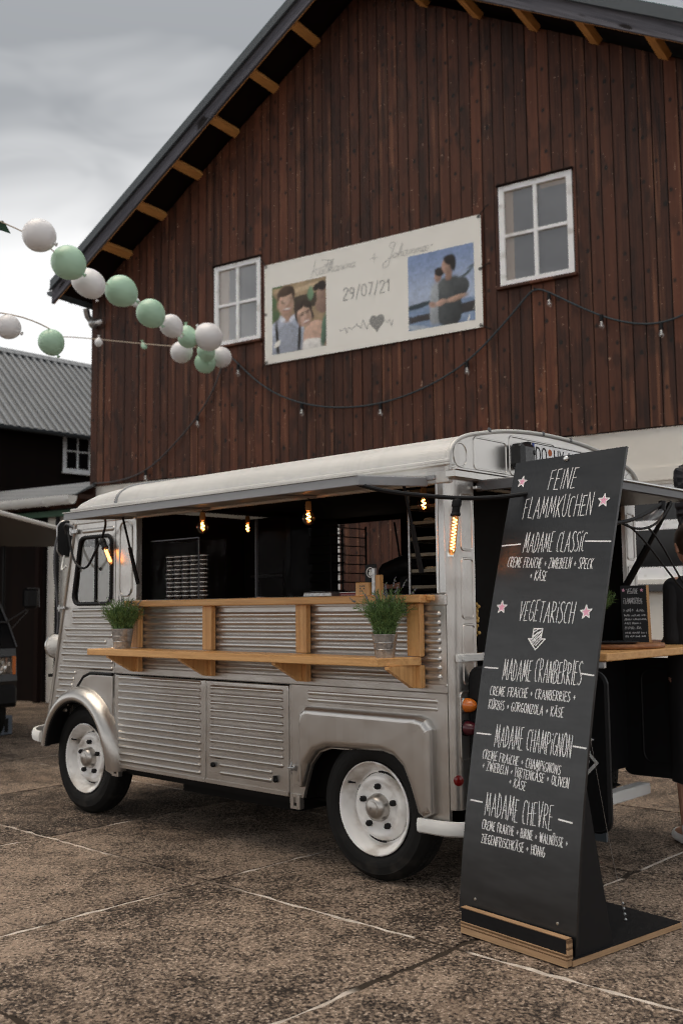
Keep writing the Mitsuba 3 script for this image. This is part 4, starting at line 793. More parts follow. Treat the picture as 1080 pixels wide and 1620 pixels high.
# wheels
def wheel(x, y0, z, out):
    k = holder(trk, 'wheel'); ax = (0, out, 0); O = (x, y0, z); R = z - 0.002
    part(k, 'tyre', lathe([(0.212, 0.03), (0.222, 0.012), (0.25, 0.002), (0.285, 0.0), (R - 0.012, 0.02), (R - 0.002, 0.034), (R, 0.05), (R, 0.118), (R - 0.002, 0.134), (R - 0.012, 0.150), (0.300, 0.168), (0.296, 0.1665), (0.270, 0.171), (0.266, 0.1695), (0.25, 0.170), (0.228, 0.162), (0.214, 0.146)], 56, O, ax), 'mat_rubber', 32)
    tr = []
    for j in range(72):
        a = 2 * math.pi * j / 72
        for h0 in (0.066, 0.102):
            c = np.array(O) + np.array([math.cos(a) * (R + 0.0005), out * (h0 + .009), math.sin(a) * (R + 0.0005)])
            tr.append(obox(c, (math.cos(a), 0, math.sin(a)), (0, 1, 0), (-math.sin(a), 0, math.cos(a)), 0.004, 0.026, 0.017))
    part(k, 'tread', cat(tr), 'mat_rubber', None)
    part(k, 'rim', lathe([(0.212, 0.030), (0.19, 0.05), (0.185, 0.10), (0.19, 0.135), (0.205, 0.150), (0.217, 0.158), (0.219, 0.164), (0.214, 0.168), (0.206, 0.164), (0.198, 0.152), (0.190, 0.143), (0.184, 0.128), (0.178, 0.108), (0.172, 0.098), (0.162, 0.096)], 48, O, ax), 'mat_rim', 40)
    part(k, 'disc', lathe([(0.160, 0.092), (0.155, 0.108), (0.148, 0.122), (0.138, 0.130), (0.126, 0.130), (0.116, 0.124), (0.105, 0.120), (0.07, 0.120), (0.05, 0.122), (0, .122)], 48, O, ax), 'mat_rim', 40)
    part(k, 'slot', cat([frame(extr(LineString([(0.161 * math.cos(a), 0.161 * math.sin(a)) for a in np.linspace(t - .3, t + .3, 9)]).buffer(0.0065), 0.004), (x, y0 + out * 0.0955, z), (1, 0, 0), Z3, (0, out, 0)) for t in (1.35, -1.75, -.15, 2.9)]), 'mat_black', None)
    part(k, 'hub_cap', lathe([(0.066, 0.120), (0.066, 0.128), (0.060, 0.150), (0.050, 0.163), (0.040, 0.169), (0.034, 0.171), (0.033, 0.175), (0.020, 0.180), (0.007, 0.181), (0.006, 0.174), (0, 0.174)], 36, O, ax), PT, 40)
    for j in range(5):
        a = 2 * math.pi * j / 5 + 0.32
        part(k, 'nut', lathe([(0, 0.120), (0.0145, 0.120), (0.0145, 0.140), (0.011, 0.145), (0, 0.148)], 6, (x + 0.098 * math.cos(a), y0, z + 0.098 * math.sin(a)), ax), 'mat_black', 20)
    part(k, 'valve', tube([(x - 0.155, y0 + out * 0.12, z + 0.10), (x - 0.163, y0 + out * 0.158, z + 0.106)], 0.006, 6), 'mat_black', 40)
wheel(0.0, 0.165, 0.336, -1); wheel(-2.455, 0.175, 0.345, -1)
wheel(0.0, FAR - 0.165, 0.336, 1); wheel(-2.455, FAR - 0.175, 0.345, 1)
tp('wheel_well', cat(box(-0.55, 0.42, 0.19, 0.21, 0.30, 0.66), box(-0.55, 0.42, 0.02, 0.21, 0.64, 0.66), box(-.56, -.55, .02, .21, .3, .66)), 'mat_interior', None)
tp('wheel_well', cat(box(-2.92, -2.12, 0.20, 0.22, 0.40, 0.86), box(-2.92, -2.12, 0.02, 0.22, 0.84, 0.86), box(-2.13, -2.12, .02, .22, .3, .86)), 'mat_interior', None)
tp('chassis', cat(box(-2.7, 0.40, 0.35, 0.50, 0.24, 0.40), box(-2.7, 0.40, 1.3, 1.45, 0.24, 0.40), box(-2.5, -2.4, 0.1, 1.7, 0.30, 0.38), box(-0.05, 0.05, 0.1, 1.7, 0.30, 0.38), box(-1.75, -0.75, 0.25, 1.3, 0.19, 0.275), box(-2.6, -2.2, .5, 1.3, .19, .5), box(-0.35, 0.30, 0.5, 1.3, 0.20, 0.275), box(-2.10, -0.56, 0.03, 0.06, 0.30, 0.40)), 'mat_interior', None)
# interior of the kitchen: floor, far side with an open hatch, cab partition, ceiling
fw = sbox(-2.115, 0.36, 0.45, 1.93).difference(sbox(-1.90, 1.34, -1.28, 1.90)).difference(sbox(-3, .3, -2.4, .3))
tp('far_side', cat(side(fw, FAR, 0.02)), PT, None)
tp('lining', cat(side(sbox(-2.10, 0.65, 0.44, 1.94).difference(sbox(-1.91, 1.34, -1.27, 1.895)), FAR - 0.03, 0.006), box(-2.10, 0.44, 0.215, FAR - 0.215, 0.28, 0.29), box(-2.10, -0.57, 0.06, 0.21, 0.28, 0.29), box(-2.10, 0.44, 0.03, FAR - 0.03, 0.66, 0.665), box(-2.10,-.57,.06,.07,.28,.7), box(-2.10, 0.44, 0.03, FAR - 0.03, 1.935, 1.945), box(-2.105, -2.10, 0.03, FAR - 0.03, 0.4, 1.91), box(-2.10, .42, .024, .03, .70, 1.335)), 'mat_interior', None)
fwin = rnd(sbox(-2.55, 1.46, -2.16, 1.75), .05)
tp('far_cab_door', side(Polygon([(-2.122, 1.845), (-2.575, 1.845), (-2.884, 0.50), (-2.122, 0.70)]).difference(fwin), FAR, 0.02), PT, None)
tp('dashboard', cat(box(-2.66, -2.50, 0.06, FAR - 0.06, 1.05, 1.25, 0.02)), 'mat_black', 30)
tp('steering_wheel', tube([(-2.42 + 0.05 * math.sin(a), 0.42 + 0.19 * math.cos(a), 1.36 + 0.15 * math.sin(a)) for a in np.linspace(0, 2 * math.pi, 25)[:-1]], 0.012, 8, closed=True), 'mat_black', 40)
tp('seat', cat(box(-2.40, -2.14, 0.15, 0.75, 0.8, 0.98, 0.03), box(-2.22, -2.13, 0.15, 0.75, 0.95, 1.36, 0.03)), 'mat_cloth_black', 30)
# side flap propped open over the counter
fx0, fx1 = -1.92, 0.362
sl = lambda y: 1.868 + 0.075 * y
fl_ = holder(trk, 'serving_flap')
def flapbox(x0, x1, y0, y1, h0, h1, b=0.0):
    m = box(x0, x1, y0, y1, h0, h1, b); m.vertices[:, 2] += 1.862 + 0.068 * m.vertices[:, 1]; return m
part(fl_, 'sheet', flapbox(fx0, fx1, -0.478, -0.012, -0.006, 0.0), 'mat_flap', None)
part(fl_, 'edge', cat(flapbox(fx0 - 0.004, fx1 + 0.004, -0.492, -0.478, -0.026, 0.018, 0.003), flapbox(fx0 - 0.012, fx0, -0.49, -0.012, -0.022, 0.016, 0.003), flapbox(fx1, fx1 + 0.012, -0.49, -0.012, -0.026, 0.016, 0.003)), 'mat_flap', 30)
for x in (-1.2, -0.36): part(fl_, 'stiffener', flapbox(x - 0.03, x + 0.03, -0.474, -0.02, -0.020, -0.008, 0.003), 'mat_flap', 30)
part(fl_, 'drip_edge', flapbox(fx0 - 0.01, fx1 + 0.008, -0.50, -0.012, 0.016, 0.021), 'mat_roof_paint', None)
for x in (fx0 + 0.045, fx1 - 0.045):
    part(fl_, 'gas_strut', cat(tube([(x, -0.12, 1.842), (x + .004, -0.07, 1.66)], 0.007, 8), tube([(x + .004, -0.07, 1.66), (x + 0.01, -0.012, 1.44)], 0.012, 8)), 'mat_black', 40)

# ---------------------------------------------------------------- wooden serving counter hung on the side
cou = thing('serving_counter', 'honey coloured wooden serving counter with lower shelf on the truck side', 'counter')
part(cou, 'counter_top', cat(box(-1.905, 0.372, -0.085, 0.30, 1.302, 1.338, 0.004)), 'mat_oak', 30)
part(cou, 'counter_top_end', box(0.3725, 0.400, -0.040, 0.29, 1.312, 1.337, 0.003), 'mat_oak', 30)
sh = Polygon([(-2.02, -0.262), (0.268, -0.262), (0.345, -0.05), (-2.02, -0.05)])
part(cou, 'shelf', hull([(x + dx, y + dy, z) for (x, y), (dx, dy) in zip(sh.exterior.coords[:-1], ((.003, .003), (-.003, .003), (-.003, -.003), (.003, -.003))) for z in (1.020, 1.056)] + [(x, y, z) for x, y in sh.exterior.coords[:-1] for z in (1.023, 1.053)]), 'mat_oak', 30)
for x in (-1.885, -1.21, -0.468, 0.262):
    part(cou, 'post', box(x, x + 0.077, -0.048, -0.013, 0.915, 1.0185, 0.003), 'mat_oak_up', 30)
    part(cou, 'post', box(x, x + 0.077, -0.048, -0.013, 1.0575, 1.301, 0.003), 'mat_oak_up', 30)
    xb = x + 0.026
    part(cou, 'bracket', frame(extr(Polygon([(0, 0), (-0.188, 0), (-0.188, -0.012), (-0.018, -0.102), (0, -0.102)]), 0.024), (xb, -0.049, 1.0195), (0, 1, 0), Z3, (1, 0, 0)), 'mat_oak_up', None)

# ---------------------------------------------------------------- things on and behind the counter
def lavender(label, x, y, z0, h, rp, rt, nst, seed, group=None, flowers=True):
    k = thing('potted_lavender', label, 'potted plant'); r = np.random.default_rng(seed)
    hp = 0.108 * h; rb = rp * 0.74
    part(k, 'pot', lathe([(0, 0), (rb, 0), (rb + (rp - rb) * .32, hp * .32), (rb + (rp - rb) * .33 + .002, hp * .345), (rb + (rp - rb) * .34, hp * .37), (rb + (rp - rb) * .58, hp * .6), (rb + (rp - rb) * .59 + .002, hp * .625), (rb + (rp - rb) * .60, hp * .65), (rp, hp * .97), (rp + .003, hp * .985), (rp + .003, hp), (rp - .002, hp), (rb, 0.01)], 32, (x, y, z0)), 'mat_galv', 35)
    part(k, 'soil', lathe([(0, hp * .86), (rp * .96, hp * .85)], 16, (x, y, z0)), 'mat_soil', None)
    V, F, V2, F2 = [], [], [], []
    def leaf(p, d, l, w):
        s_ = np.cross(d, [0, 0, 1]); s_ = unit(s_ + r.normal(0, .4, 3)); b = len(V)
        mid = p + d * l * .5 + Z3 * l * .06
        V.extend([p, mid + s_ * w, p + d * l, mid - s_ * w]); F.extend([[b, b + 1, b + 2], [b, b + 2, b + 3]])
    for i in range(nst):
        a = r.uniform(0, 2 * math.pi); rr = rp * .85 * math.sqrt(r.random()); base = np.array([x + rr * math.cos(a), y + rr * math.sin(a), z0 + hp * .86])
        lean = (0.10 + 0.62 * rr / rp) * r.uniform(.5, 1.25); a2 = a + r.normal(0, .5); L_ = rt * r.uniform(.60, 1.0) * (1.12 - .35 * rr / rp)
        tip = base + np.array([math.cos(a2) * lean, math.sin(a2) * lean, 1.0]) * L_ / math.sqrt(1 + lean * lean)
        ctrl = base + np.array([0, 0, L_ * .5]); n = 9
        pts = [(1 - t) ** 2 * base + 2 * t * (1 - t) * ctrl + t * t * tip for t in np.linspace(0, 1, n)]
        for j in range(1, n):
            d = unit(pts[j] - pts[j - 1])
            for q in range(4 if j > 1 else 2):
                th_ = r.uniform(0, 2 * math.pi); o = unit(np.cross(d, [math.cos(th_), math.sin(th_), .3]))
                leaf(pts[j - 1] + (pts[j] - pts[j - 1]) * r.random(), unit(d * .9 + o * .75), rt * .13 * r.uniform(.7, 1.25), .0021)
        b = len(V); s_ = np.array([.0009, .0009, 0])
        for j in range(n - 1):
            b = len(V); V.extend([pts[j] - s_, pts[j] + s_, pts[j + 1] + s_, pts[j + 1] - s_]); F.extend([[b, b + 1, b + 2], [b, b + 2, b + 3]])
        if flowers and r.random() < .16 and rr < rp * .7:
            d = unit(pts[-1] - pts[-2]); e0 = pts[-1]; e1 = e0 + d * rt * .30 * r.uniform(.6, 1.2)
            b = len(V); V.extend([e0 - s_, e0 + s_, e1 + s_, e1 - s_]); F.extend([[b, b + 1, b + 2], [b, b + 2, b + 3]])
            for q in range(9):
                c = e1 - d * q * .0045 + r.normal(0, .0022, 3); bb = len(V2); e = .0042 * (0.6 + .08 * q)
                V2.extend([c + [e, 0, 0], c + [-e, 0, 0], c + [0, e, 0], c + [0, -e, 0], c + [0, 0, e * 1.3], c - [0, 0, e]])
                F2.extend([[bb + i_, bb + j_, bb + k_] for i_, j_, k_ in ((0, 2, 4), (2, 1, 4), (1, 3, 4), (3, 0, 4), (2, 0, 5), (1, 2, 5), (3, 1, 5), (0, 3, 5))])
    part(k, 'foliage', tm(V, F), 'mat_leaf', None)
    if V2: part(k, 'flowers', tm(V2, F2), 'mat_lavender', None)
    return k
lavender('bushy lavender in a galvanised bucket at the shelf end by the cab', -1.845, -0.135, 1.0565, 1.08, 0.066, 0.205, 150, 3)
lavender('lavender with tall flower stalks in a galvanised pail near the rear corner', 0.212, -0.145, 1.0565, 0.98, 0.060, 0.215, 150, 5)

# acrylic case with cup stacks
cas = thing('acrylic_case', 'clear acrylic display case at the left end of the serving counter', 'display case')
cx0, cx1, cy0, cy1, cz0, cz1 = -1.83, -1.375, 0.06, 0.27, 1.3395, 1.70
for nm, m in (('front', box(cx0, cx1, cy0, cy0 + 0.004, cz0, cz1)), ('back', box(cx0, cx1, cy1 - 0.004, cy1, cz0, cz1)), ('side', box(cx0, cx0 + 0.004, cy0 + .005, cy1 - .005, cz0, cz1)), ('side', box(cx1 - 0.004, cx1, cy0 + .005, cy1 - .005, cz0, cz1))):
    part(cas, nm + '_pane', tm(m.vertices, m.faces), 'mat_acrylic', None)
part(cas, 'edge', cat(box(cx0, cx1, cy0 - .003, cy0 - .0005, cz1 - .004, cz1 + .002), box(cx1 + .0005, cx1 + 0.006, cy0 - .004, cy0 + .004, cz0, cz1)), 'mat_steel_dark', None)
cupn = ['first', 'second', 'third', 'fourth', 'fifth']
for i in range(5):
    st = thing('cup_stack', f'{cupn[i]} stack from the left of pale cups in the acrylic case', 'cup stack', 'stacks of cups in the acrylic case')
    x = -1.775 + i * 0.078
    for j in range(10):
        z = cz0 + 0.004 + j * 0.0262
        part(st, 'cup', lathe([(0.012, 0), (0.019, 0.004), (0.023, 0.019), (0.024, 0.0212), (0.018, 0.0212)], 12, (x, 0.165, z)), 'mat_cup_dark', 40)
        part(st, 'rim', lathe([(0.018, 0.0195), (0.0275, 0.0200), (0.0275, 0.0250), (0.018, 0.0250)], 12, (x, 0.165, z)), 'mat_paper_cup', 40)
gp = thing('sneeze_guard', 'tall clear glass guard standing on the serving counter', 'glass guard')
part(gp, 'pane', box(-1.10, -0.66, 0.262, 0.268, 1.339, 1.80), 'mat_acrylic', None); part(gp, 'clip', cat(box(-1.104, -1.098, .255, .275, 1.339, 1.80)), 'mat_steel_dark', None)
part(gp, 'foot', cat(box(-1.10, -1.05, .25, .28, 1.3385, 1.352), box(-.71, -.66, .25, .28, 1.3385, 1.352)), 'mat_steel_dark', None)
tb = thing('card_terminal', 'flat grey card terminal lying on the serving counter', 'card terminal')
part(tb, 'body', box(-0.56, -0.36, 0.10, 0.24, 1.3385, 1.366, 0.006), 'mat_galv', 30); part(tb, 'screen', box(-0.52, -0.42, 0.12, 0.22, 1.3665, 1.370), 'mat_black_gloss')
rc = thing('red_tin', 'small red tin beside the card terminal', 'tin'); part(rc, 'body', box(-0.335, -0.215, 0.14, 0.24, 1.3385, 1.358, 0.004), 'mat_red_lens', 30); part(rc, 'lid', box(-.337, -.213, .138, .242, 1.3582, 1.363, .002), 'mat_white_gutter', 30)
hd = thing('menu_holder', 'wooden block holder with a small black round emblem card on the counter', 'card holder')
part(hd, 'block', box(-0.115, -0.025, 0.02, 0.07, 1.3385, 1.405, 0.003), 'mat_oak_up', 30); part(hd, 'back', box(-0.018, 0.002, 0.03, 0.05, 1.3385, 1.475, 0.003), 'mat_galv', 30); part(hd, 'block', box(0.005, 0.035, 0.03, 0.06, 1.3385, 1.44, 0.003), 'mat_oak_up', 30)
part(hd, 'card', box(-0.098, -0.022, 0.071, 0.076, 1.3385, 1.495, 0.002), 'mat_black'); 
rg = Point(-0.06, 1.455).buffer(0.026).difference(Point(-0.06, 1.455).buffer(0.021)).union(Point(-0.06, 1.448).buffer(0.011)).union(Point(-0.06, 1.464).buffer(0.007))
part(hd, 'emblem', side(rg, 0.0700, 0.0009), 'mat_white_gutter')
part(hd, 'stamp', side(unary_union([sbox(-0.085 + .012 * a, 1.36 + .012 * b, -0.078 + .012 * a, 1.366 + .012 * b) for a, b in ((0, 0), (1, 0), (0, 1), (2, 1), (1, 2), (2, 2), (0, 2))]), 0.0190, 0.001), 'mat_ink')
# bakery racks
def rack(label, x0, x1, y0, y1, z0, z1, n, food, trays=True):
    mg = 'mat_galv' if trays else 'mat_black'
    k = thing('bakery_rack', label, 'bakery rack')
    for x in (x0, x1):
        for y in (y0, y1): part(k, 'upright', tube([(x, y, z0), (x, y, z1)], 0.0075, 6), mg, 40)
    [part(k, 'rung', tube([(x, y0, z), (x, y1, z)], 0.004, 5), mg, 40) for x in (x0, x1) for z in np.linspace(z0 + .05, z1 - .02, n)]
    for i, z in enumerate(np.linspace(z0 + .05, z1 - .02, n)):
        if trays: part(k, 'tray', cat(box(x0 + .004, x1 - .004, y0 + .01, y1 - .01, z + 0.005, z + 0.008), box(x0 + .004, x1 - .004, y0 + .004, y0 + .01, z + .004, z + .020)), 'mat_tray')
        else: part(k, 'tray', cat([box(x0 - .02, x1 + .06, y0 + .02 * j, y0 + .02 * j + .012, z + .004, z + .010) for j in range(4)]), 'mat_black')
        if i in food:
            r = np.random.default_rng(i + 2)
            part(k, 'dough', cat([ball((r.uniform(x0 + .05, x1 - .05), r.uniform(y0 + .04, y1 - .06), z + .018 + .010 * abs(r.normal())), 0.028, 1, r.uniform(1, 1.9), r.uniform(.7, 1.2), .35) for _ in range(16)]), 'mat_bread', 60)
    if trays: part(k, 'side_panel', box(x1 + .010, x1 + .016, y0 - .01, y1 + .3, z0, z1 + .04), 'mat_interior')  # added dark sheet that hides the trays so the rear opening reads dark
    return k
rack('tall bakery rack of shallow trays with dough at the right end of the hatch', -0.03, 0.37, 0.34, 0.78, 0.67, 1.88, 15, (9, 10, 12))
rack('dark tray rack standing in front of the open far hatch', -1.62, -1.40, 1.20, 1.55, 0.67, 1.84, 19, (), False)
ov = thing('oven', 'dark oven inside the truck in front of the far wall', 'oven')
part(ov, 'body', box(-2.06, -1.60, 1.0, 1.50, 0.67, 1.90, 0.02), 'mat_interior', 30); part(ov, 'handle', tube([(-1.95, .985, 1.5), (-1.65, .985, 1.5)], .01, 8), 'mat_steel_dark', 40); part(ov, 'door', box(-1.97, -1.64, .992, .998, 1.2, 1.6), 'mat_interior')
pc_ = thing('mixing_machine', 'dark kitchen mixer on a stand below the far hatch', 'mixer')
part(pc_, 'body', cat(box(-0.98, -0.75, 1.2, 1.5, 0.67, 1.40, 0.02)), 'mat_interior', 30); part(pc_, 'head', hull(np.vstack([ball((-0.98, 1.3, 1.50), .075, 1).vertices, ball((-0.80, 1.3, 1.545), .085, 1).vertices])), 'mat_black', 40); part(pc_, 'column', box(-.86, -.78, 1.25, 1.38, 1.40, 1.50, .01), 'mat_black', 30)
solo('hanging_cord', 'thin black cord hanging in the open hatch inside the truck', 'cord', tube([(-1.20, 1.62, 1.86), (-1.14, 1.60, 1.62), (-1.10, 1.6, 1.48)], 0.007, 6), 'mat_black', 40)
tw = spline([(0.56, 0.66, 1.60), (0.53, 0.64, 1.60), (0.515, 0.63, 1.56), (0.50, 0.63, 1.50), (0.49, 0.63, 1.46), (0.482, 0.62, 1.425)], 6)
solo('towel', 'crumpled pale towel hanging in the rear opening', 'towel', cat(tube(tw + rng.normal(0, .0025, tw.shape), 0.017 + 0.004 * np.sin(np.arange(len(tw)) * 1.3), 10), ball((.478, .62, 1.415), .026, 2, 1.1, .9, .8)), pmat('mat_towel', (0.30, 0.25, 0.20)), 50)
dd = thing('dried_flowers', 'small bunch of dried yellow flowers by the rear pillar', 'flowers')
part(dd, 'stem', tube([(0.47, 0.20, 1.02), (0.475, 0.195, 1.26)], 0.003, 5), 'mat_leaf'); part(dd, 'blossoms', cat([ball((0.482 + rng.normal(0, .008), 0.195 + rng.normal(0, .010), 1.15 + .011 * j), .009, 1) for j in range(14)]), pmat('mat_straw', (0.55, 0.36, 0.12)), None)

# ---------------------------------------------------------------- tall chalkboard menu
brd = thing('menu_board', 'tall leaning black chalkboard menu with white handwriting on a wooden foot', 'menu board')
bx, by, byaw, bw, bh, l0, l1, l2 = 1.003, -0.342, -0.143, 0.580, 1.892, 0.097, 0.346, -0.148
bz, ns = 0.07, 48
tt = np.linspace(0, 1, ns + 1); lean = l0 + l1 * tt + l2 * tt ** 2; tmid = (lean[1:] + lean[:-1]) / 2; ds = bh / ns
bk, up_ = np.r_[0, np.cumsum(np.sin(tmid) * ds)], np.r_[0, np.cumsum(np.cos(tmid) * ds)]
bR = np.array([math.cos(byaw), math.sin(byaw), 0]); bB = np.array([-math.sin(byaw), math.cos(byaw), 0])
def BP3(u, v, w=0.0):
    """point on the gently bowed board: u across, v up along it, w out of its face"""
    v_ = np.clip(v / bh * ns, 0, ns); b = np.interp(v_, np.arange(ns + 1), bk); z = np.interp(v_, np.arange(ns + 1), up_); a = np.interp(v_, np.arange(ns + 1), lean)
    c = np.array([bx, by, bz]) + bR * (u - bw / 2) + bB * b + Z3 * z
    return c + (-bB * math.cos(a) + Z3 * math.sin(a)) * w
V, F = [], []
for i in range(ns + 1):
    v = bh * i / ns
    V += [BP3(0, v, 0), BP3(bw, v, 0), BP3(bw, v, -0.012), BP3(0, v, -0.012)]
for i in range(ns):
    p = i * 4
    for a, b in ((0, 1), (1, 2), (2, 3), (3, 0)): F += [[p + a, p + b, p + b + 4], [p + a, p + b + 4, p + a + 4]]
F += [[0, 2, 1], [0, 3, 2], [ns * 4, ns * 4 + 1, ns * 4 + 2], [ns * 4, ns * 4 + 2, ns * 4 + 3]]
part(brd, 'board', tm(V, F), 'mat_chalkboard', 30)
def bprint(poly, lift=0.0004, t=0.0007):
    m = extr(poly, t); m.vertices = np.array([BP3(a, b, lift + c) for a, b, c in m.vertices]); return m
LINES = [('FEINE', (0.2095, 1.745), (0.3494, 1.734), 0.0902), ('FLAMMKUCHEN', (0.0971, 1.6214), (0.4547, 1.6073), 0.0932), ('MADAME CLASSiC', (0.1286, 1.4693), (0.4485, 1.456), 0.0847),
    ('CREME FRAiCHE + ZWIEBELN + SPECK', (0.0553, 1.4071), (0.5005, 1.3828), 0.0438), ('+ KÄSE', (0.1917, 1.3456), (0.276, 1.3413), 0.0409), ('VEGETARiSCH', (0.1622, 1.1747), (0.4416, 1.1624), 0.0859),
    ('MADAME CRANBERRIES', (0.1199, 0.927), (0.5146, 0.9248), 0.0887), ('CREME FRAiCHE + CRANBERRiES +', (0.0635, 0.8602), (0.4971, 0.8601), 0.0375), ('KÜRBiS + GORGONZOLA + KÄSE', (0.0651, 0.8059), (0.4488, 0.7981), 0.0362),
    ('MADAME CHAMPiGNON', (0.1203, 0.6579), (0.5029, 0.6536), 0.0858), ('CREME FRAiCHE + CHAMPiGNONS', (0.0642, 0.6043), (0.4621, 0.5863), 0.0355), ('+ ZWIEBELN + HiRTENKÄSE + OLIVEN', (0.0692, 0.5602), (0.5057, 0.5427), 0.0352), ('+ KÄSE', (0.218, 0.5150), (0.3002, 0.5060), 0.0320),
    ('MADAME CHEVRE', (0.1049, 0.3878), (0.4428, 0.382), 0.0889), ('CREME FRAiCHE + BiRNE + WALNÜSSE +', (0.0969, 0.3329), (0.521, 0.3298), 0.0344), ('ZiEGENFRiSCHKÄSE + HONiG', (0.0988, 0.2799), (0.4188, 0.2798), 0.0344)]
for k, (t, a, b, c) in enumerate(LINES):
    part(brd, 'lettering', bprint(stroke_text(t, a, b, c, 0.0032 if c > .06 else 0.0029, gap=0.24 if c > .06 else 0.26, jit=0.025, seed=k + 3)), 'mat_chalk')
DASH = [((0.0058, 1.5052), (0.1083, 1.5068)), ((0.4487, 1.4997), (0.5703, 1.4916)), ((0.015, 0.9736), (0.0871, 0.9725)), ((0.5149, 0.9691), (0.5709, 0.9647)), ((0.0176, 0.7016), (0.0942, 0.7023)), ((0.5117, 0.6963), (0.57, 0.6942)), ((0.0225, 0.4348), (0.0859, 0.4339)), ((0.4732, 0.4249), (0.5361, 0.4218))]
for a, b in DASH: part(brd, 'dash', bprint(LineString([a, b]).buffer(0.003, quad_segs=2)), 'mat_chalk')
def star(cx_, cy_, r, rot=0.1): return Polygon([(cx_ + (r if k % 2 == 0 else r * .42) * math.sin(rot + k * math.pi / 5), cy_ + (r if k % 2 == 0 else r * .42) * math.cos(rot + k * math.pi / 5)) for k in range(10)])
for k, (a, b) in enumerate([(0.0581, 1.7953), (0.5096, 1.6663), (0.0611, 1.2307), (0.5011, 1.2083)]):
    s_ = star(a, b, 0.0285 if k else .0265, 0.15 - .08 * k)
    part(brd, 'star', bprint(s_.buffer(-.002)), 'mat_chalk_pink', label='chalk star filled in pink'); part(brd, 'star_outline', bprint(s_.exterior.buffer(0.0022, quad_segs=2), 0.0014), 'mat_chalk')
ax_, ay_ = 0.2731, 1.099
arw = Polygon([(-.022, .042), (.024, .042), (.022, .0), (.044, .0), (.0, -.044), (-.044, .0), (-.022, .0)])
ar2 = unary_union([arw.exterior.buffer(.0024, quad_segs=2)] + [LineString([(-.03 + d, -.03 - .0 + d * .1), (.03 + d, .03 + d * .1)]).buffer(.002).intersection(arw) for d in (-.028, -.014, 0, .014, .028)] + [LineString([(-.03, .005 + e), (.03, .04 + e)]).buffer(.0022).intersection(arw) for e in (0.0, .016, -.02)])
part(brd, 'arrow', bprint(affinity.translate(ar2, ax_, ay_)), 'mat_chalk')
part(brd, 'knob', lathe([(0, 0), (0.010, 0), (0.012, 0.006), (0.008, 0.012), (0, 0.014)], 14, BP3(0.285, 1.876, 0.0005), -bB), 'mat_chrome', 40)
for u in (0.085, 0.495): part(brd, 'screw', lathe([(0, 0), (0.006, 0), (0.005, 0.003), (0, 0.004)], 10, BP3(u, 0.062, 0.0005), -bB), 'mat_chrome', 40)
def bl(u0, u1, d0, d1, z0, z1, b=0.0): return frame(box(u0, u1, d0, d1, z0, z1, b), (bx - bR[0] * bw / 2, by - bR[1] * bw / 2, 0), bR, bB, Z3)
part(brd, 'ledge', cat(bl(0.052, bw - 0.012, -0.0395, -0.014, 0.0305, 0.100)), 'mat_black', None)
part(brd, 'ledge_edge', cat(bl(0.050, bw - 0.010, -0.041, -0.012, 0.1005, 0.104), bl(bw - 0.0115, bw - 0.004, -0.0395, -0.014, 0.0305, 0.1)), 'mat_ply_edge', None)
part(brd, 'foot_rail', cat(bl(0.050, bw - 0.006, -0.0435, -0.040, 0.006, 0.050), bl(0.052, bw - 0.008, -0.0395, -0.0145, 0.008, 0.030)), 'mat_ply_edge', None)
part(brd, 'base_plate', bl(0.055, bw - 0.008, -0.012, 0.66, 0.024, 0.0285), 'mat_black', None); part(brd, 'base_edge', bl(0.053, bw - 0.005, -0.0125, 0.664, 0.004, 0.0235), 'mat_ply_edge', None)
for u in (0.075, bw - 0.03):
    gs = Polygon([(0.015, 0.029), (0.235, 0.029), (0.10, 0.66)] + [(0.0125 + float(np.interp(z, bz + up_, bk)), z) for z in (.62, .5, .4, .2)])
    part(brd, 'gusset', frame(extr(gs, 0.014), np.array([bx, by, 0]) + bR * (u - bw / 2), bB, Z3, bR), 'mat_black', None)
part(brd, 'chain', cat([tube([BP3(bw - .12, 1.05, -0.014), np.array([bx, by, 0.40]) + bR * (bw / 2 - 0.15) + bB * 0.40, np.array([bx, by, 0.03]) + bR * (bw / 2 - 0.15) + bB * 0.50], 0.0008, 5)] + [ball(np.array([bx, by, 0.035 + .022 * k]) + bR * (bw / 2 - 0.15) + bB * (0.50 - .005 * k), .006, 1) for k in range(4)]), 'mat_galv', None)

# ---------------------------------------------------------------- rear counter and what stands on it
rct = thing('rear_counter', 'wooden counter fixed across the open back of the truck', 'counter')
part(rct, 'counter_top', box(0.485, 1.005, 0.435, 1.77, 1.032, 1.068, 0.004), 'mat_oak', 30)
part(rct, 'counter_arm', cat(box(0.50, 0.98, 0.46, 0.48, 1.0, 1.030, 0.003), box(0.50, 0.98, 1.70, 1.72, 1.0, 1.030, 0.003)), 'mat_galv', None)
part(rct, 'counter_leaf', box(0.44, 0.484, 0.20, 1.60, 1.034, 1.066, 0.003), 'mat_oak', 30)
ctb = solo('cutting_board', 'rustic round edged olive wood board on the rear counter', 'cutting board',
    hull([(0.80 + .17 * math.cos(a) * (1 + .05 * math.sin(3 * a)), 1.00 + .24 * math.sin(a), z) for a in np.linspace(0, 2 * math.pi, 22)[:-1] for z in (1.0705, 1.092)] + [(0.80 + .18 * math.cos(a), 1.0 + .25 * math.sin(a), 1.081) for a in np.linspace(0, 2 * math.pi, 22)[:-1]]), 'mat_olive_wood', 30)
solo('plate', 'dark serving plate lying on the olive wood board', 'plate', lathe([(0, 0), (0.09, 0.0), (0.115, 0.008), (0.117, 0.011), (0.09, 0.004), (0, 0.004)], 28, (0.80, 0.90, 1.0925)), 'mat_steel_dark', 50)
sm = thing('small_menu', 'small black chalkboard menu with an oak edge on the rear counter', 'menu board')
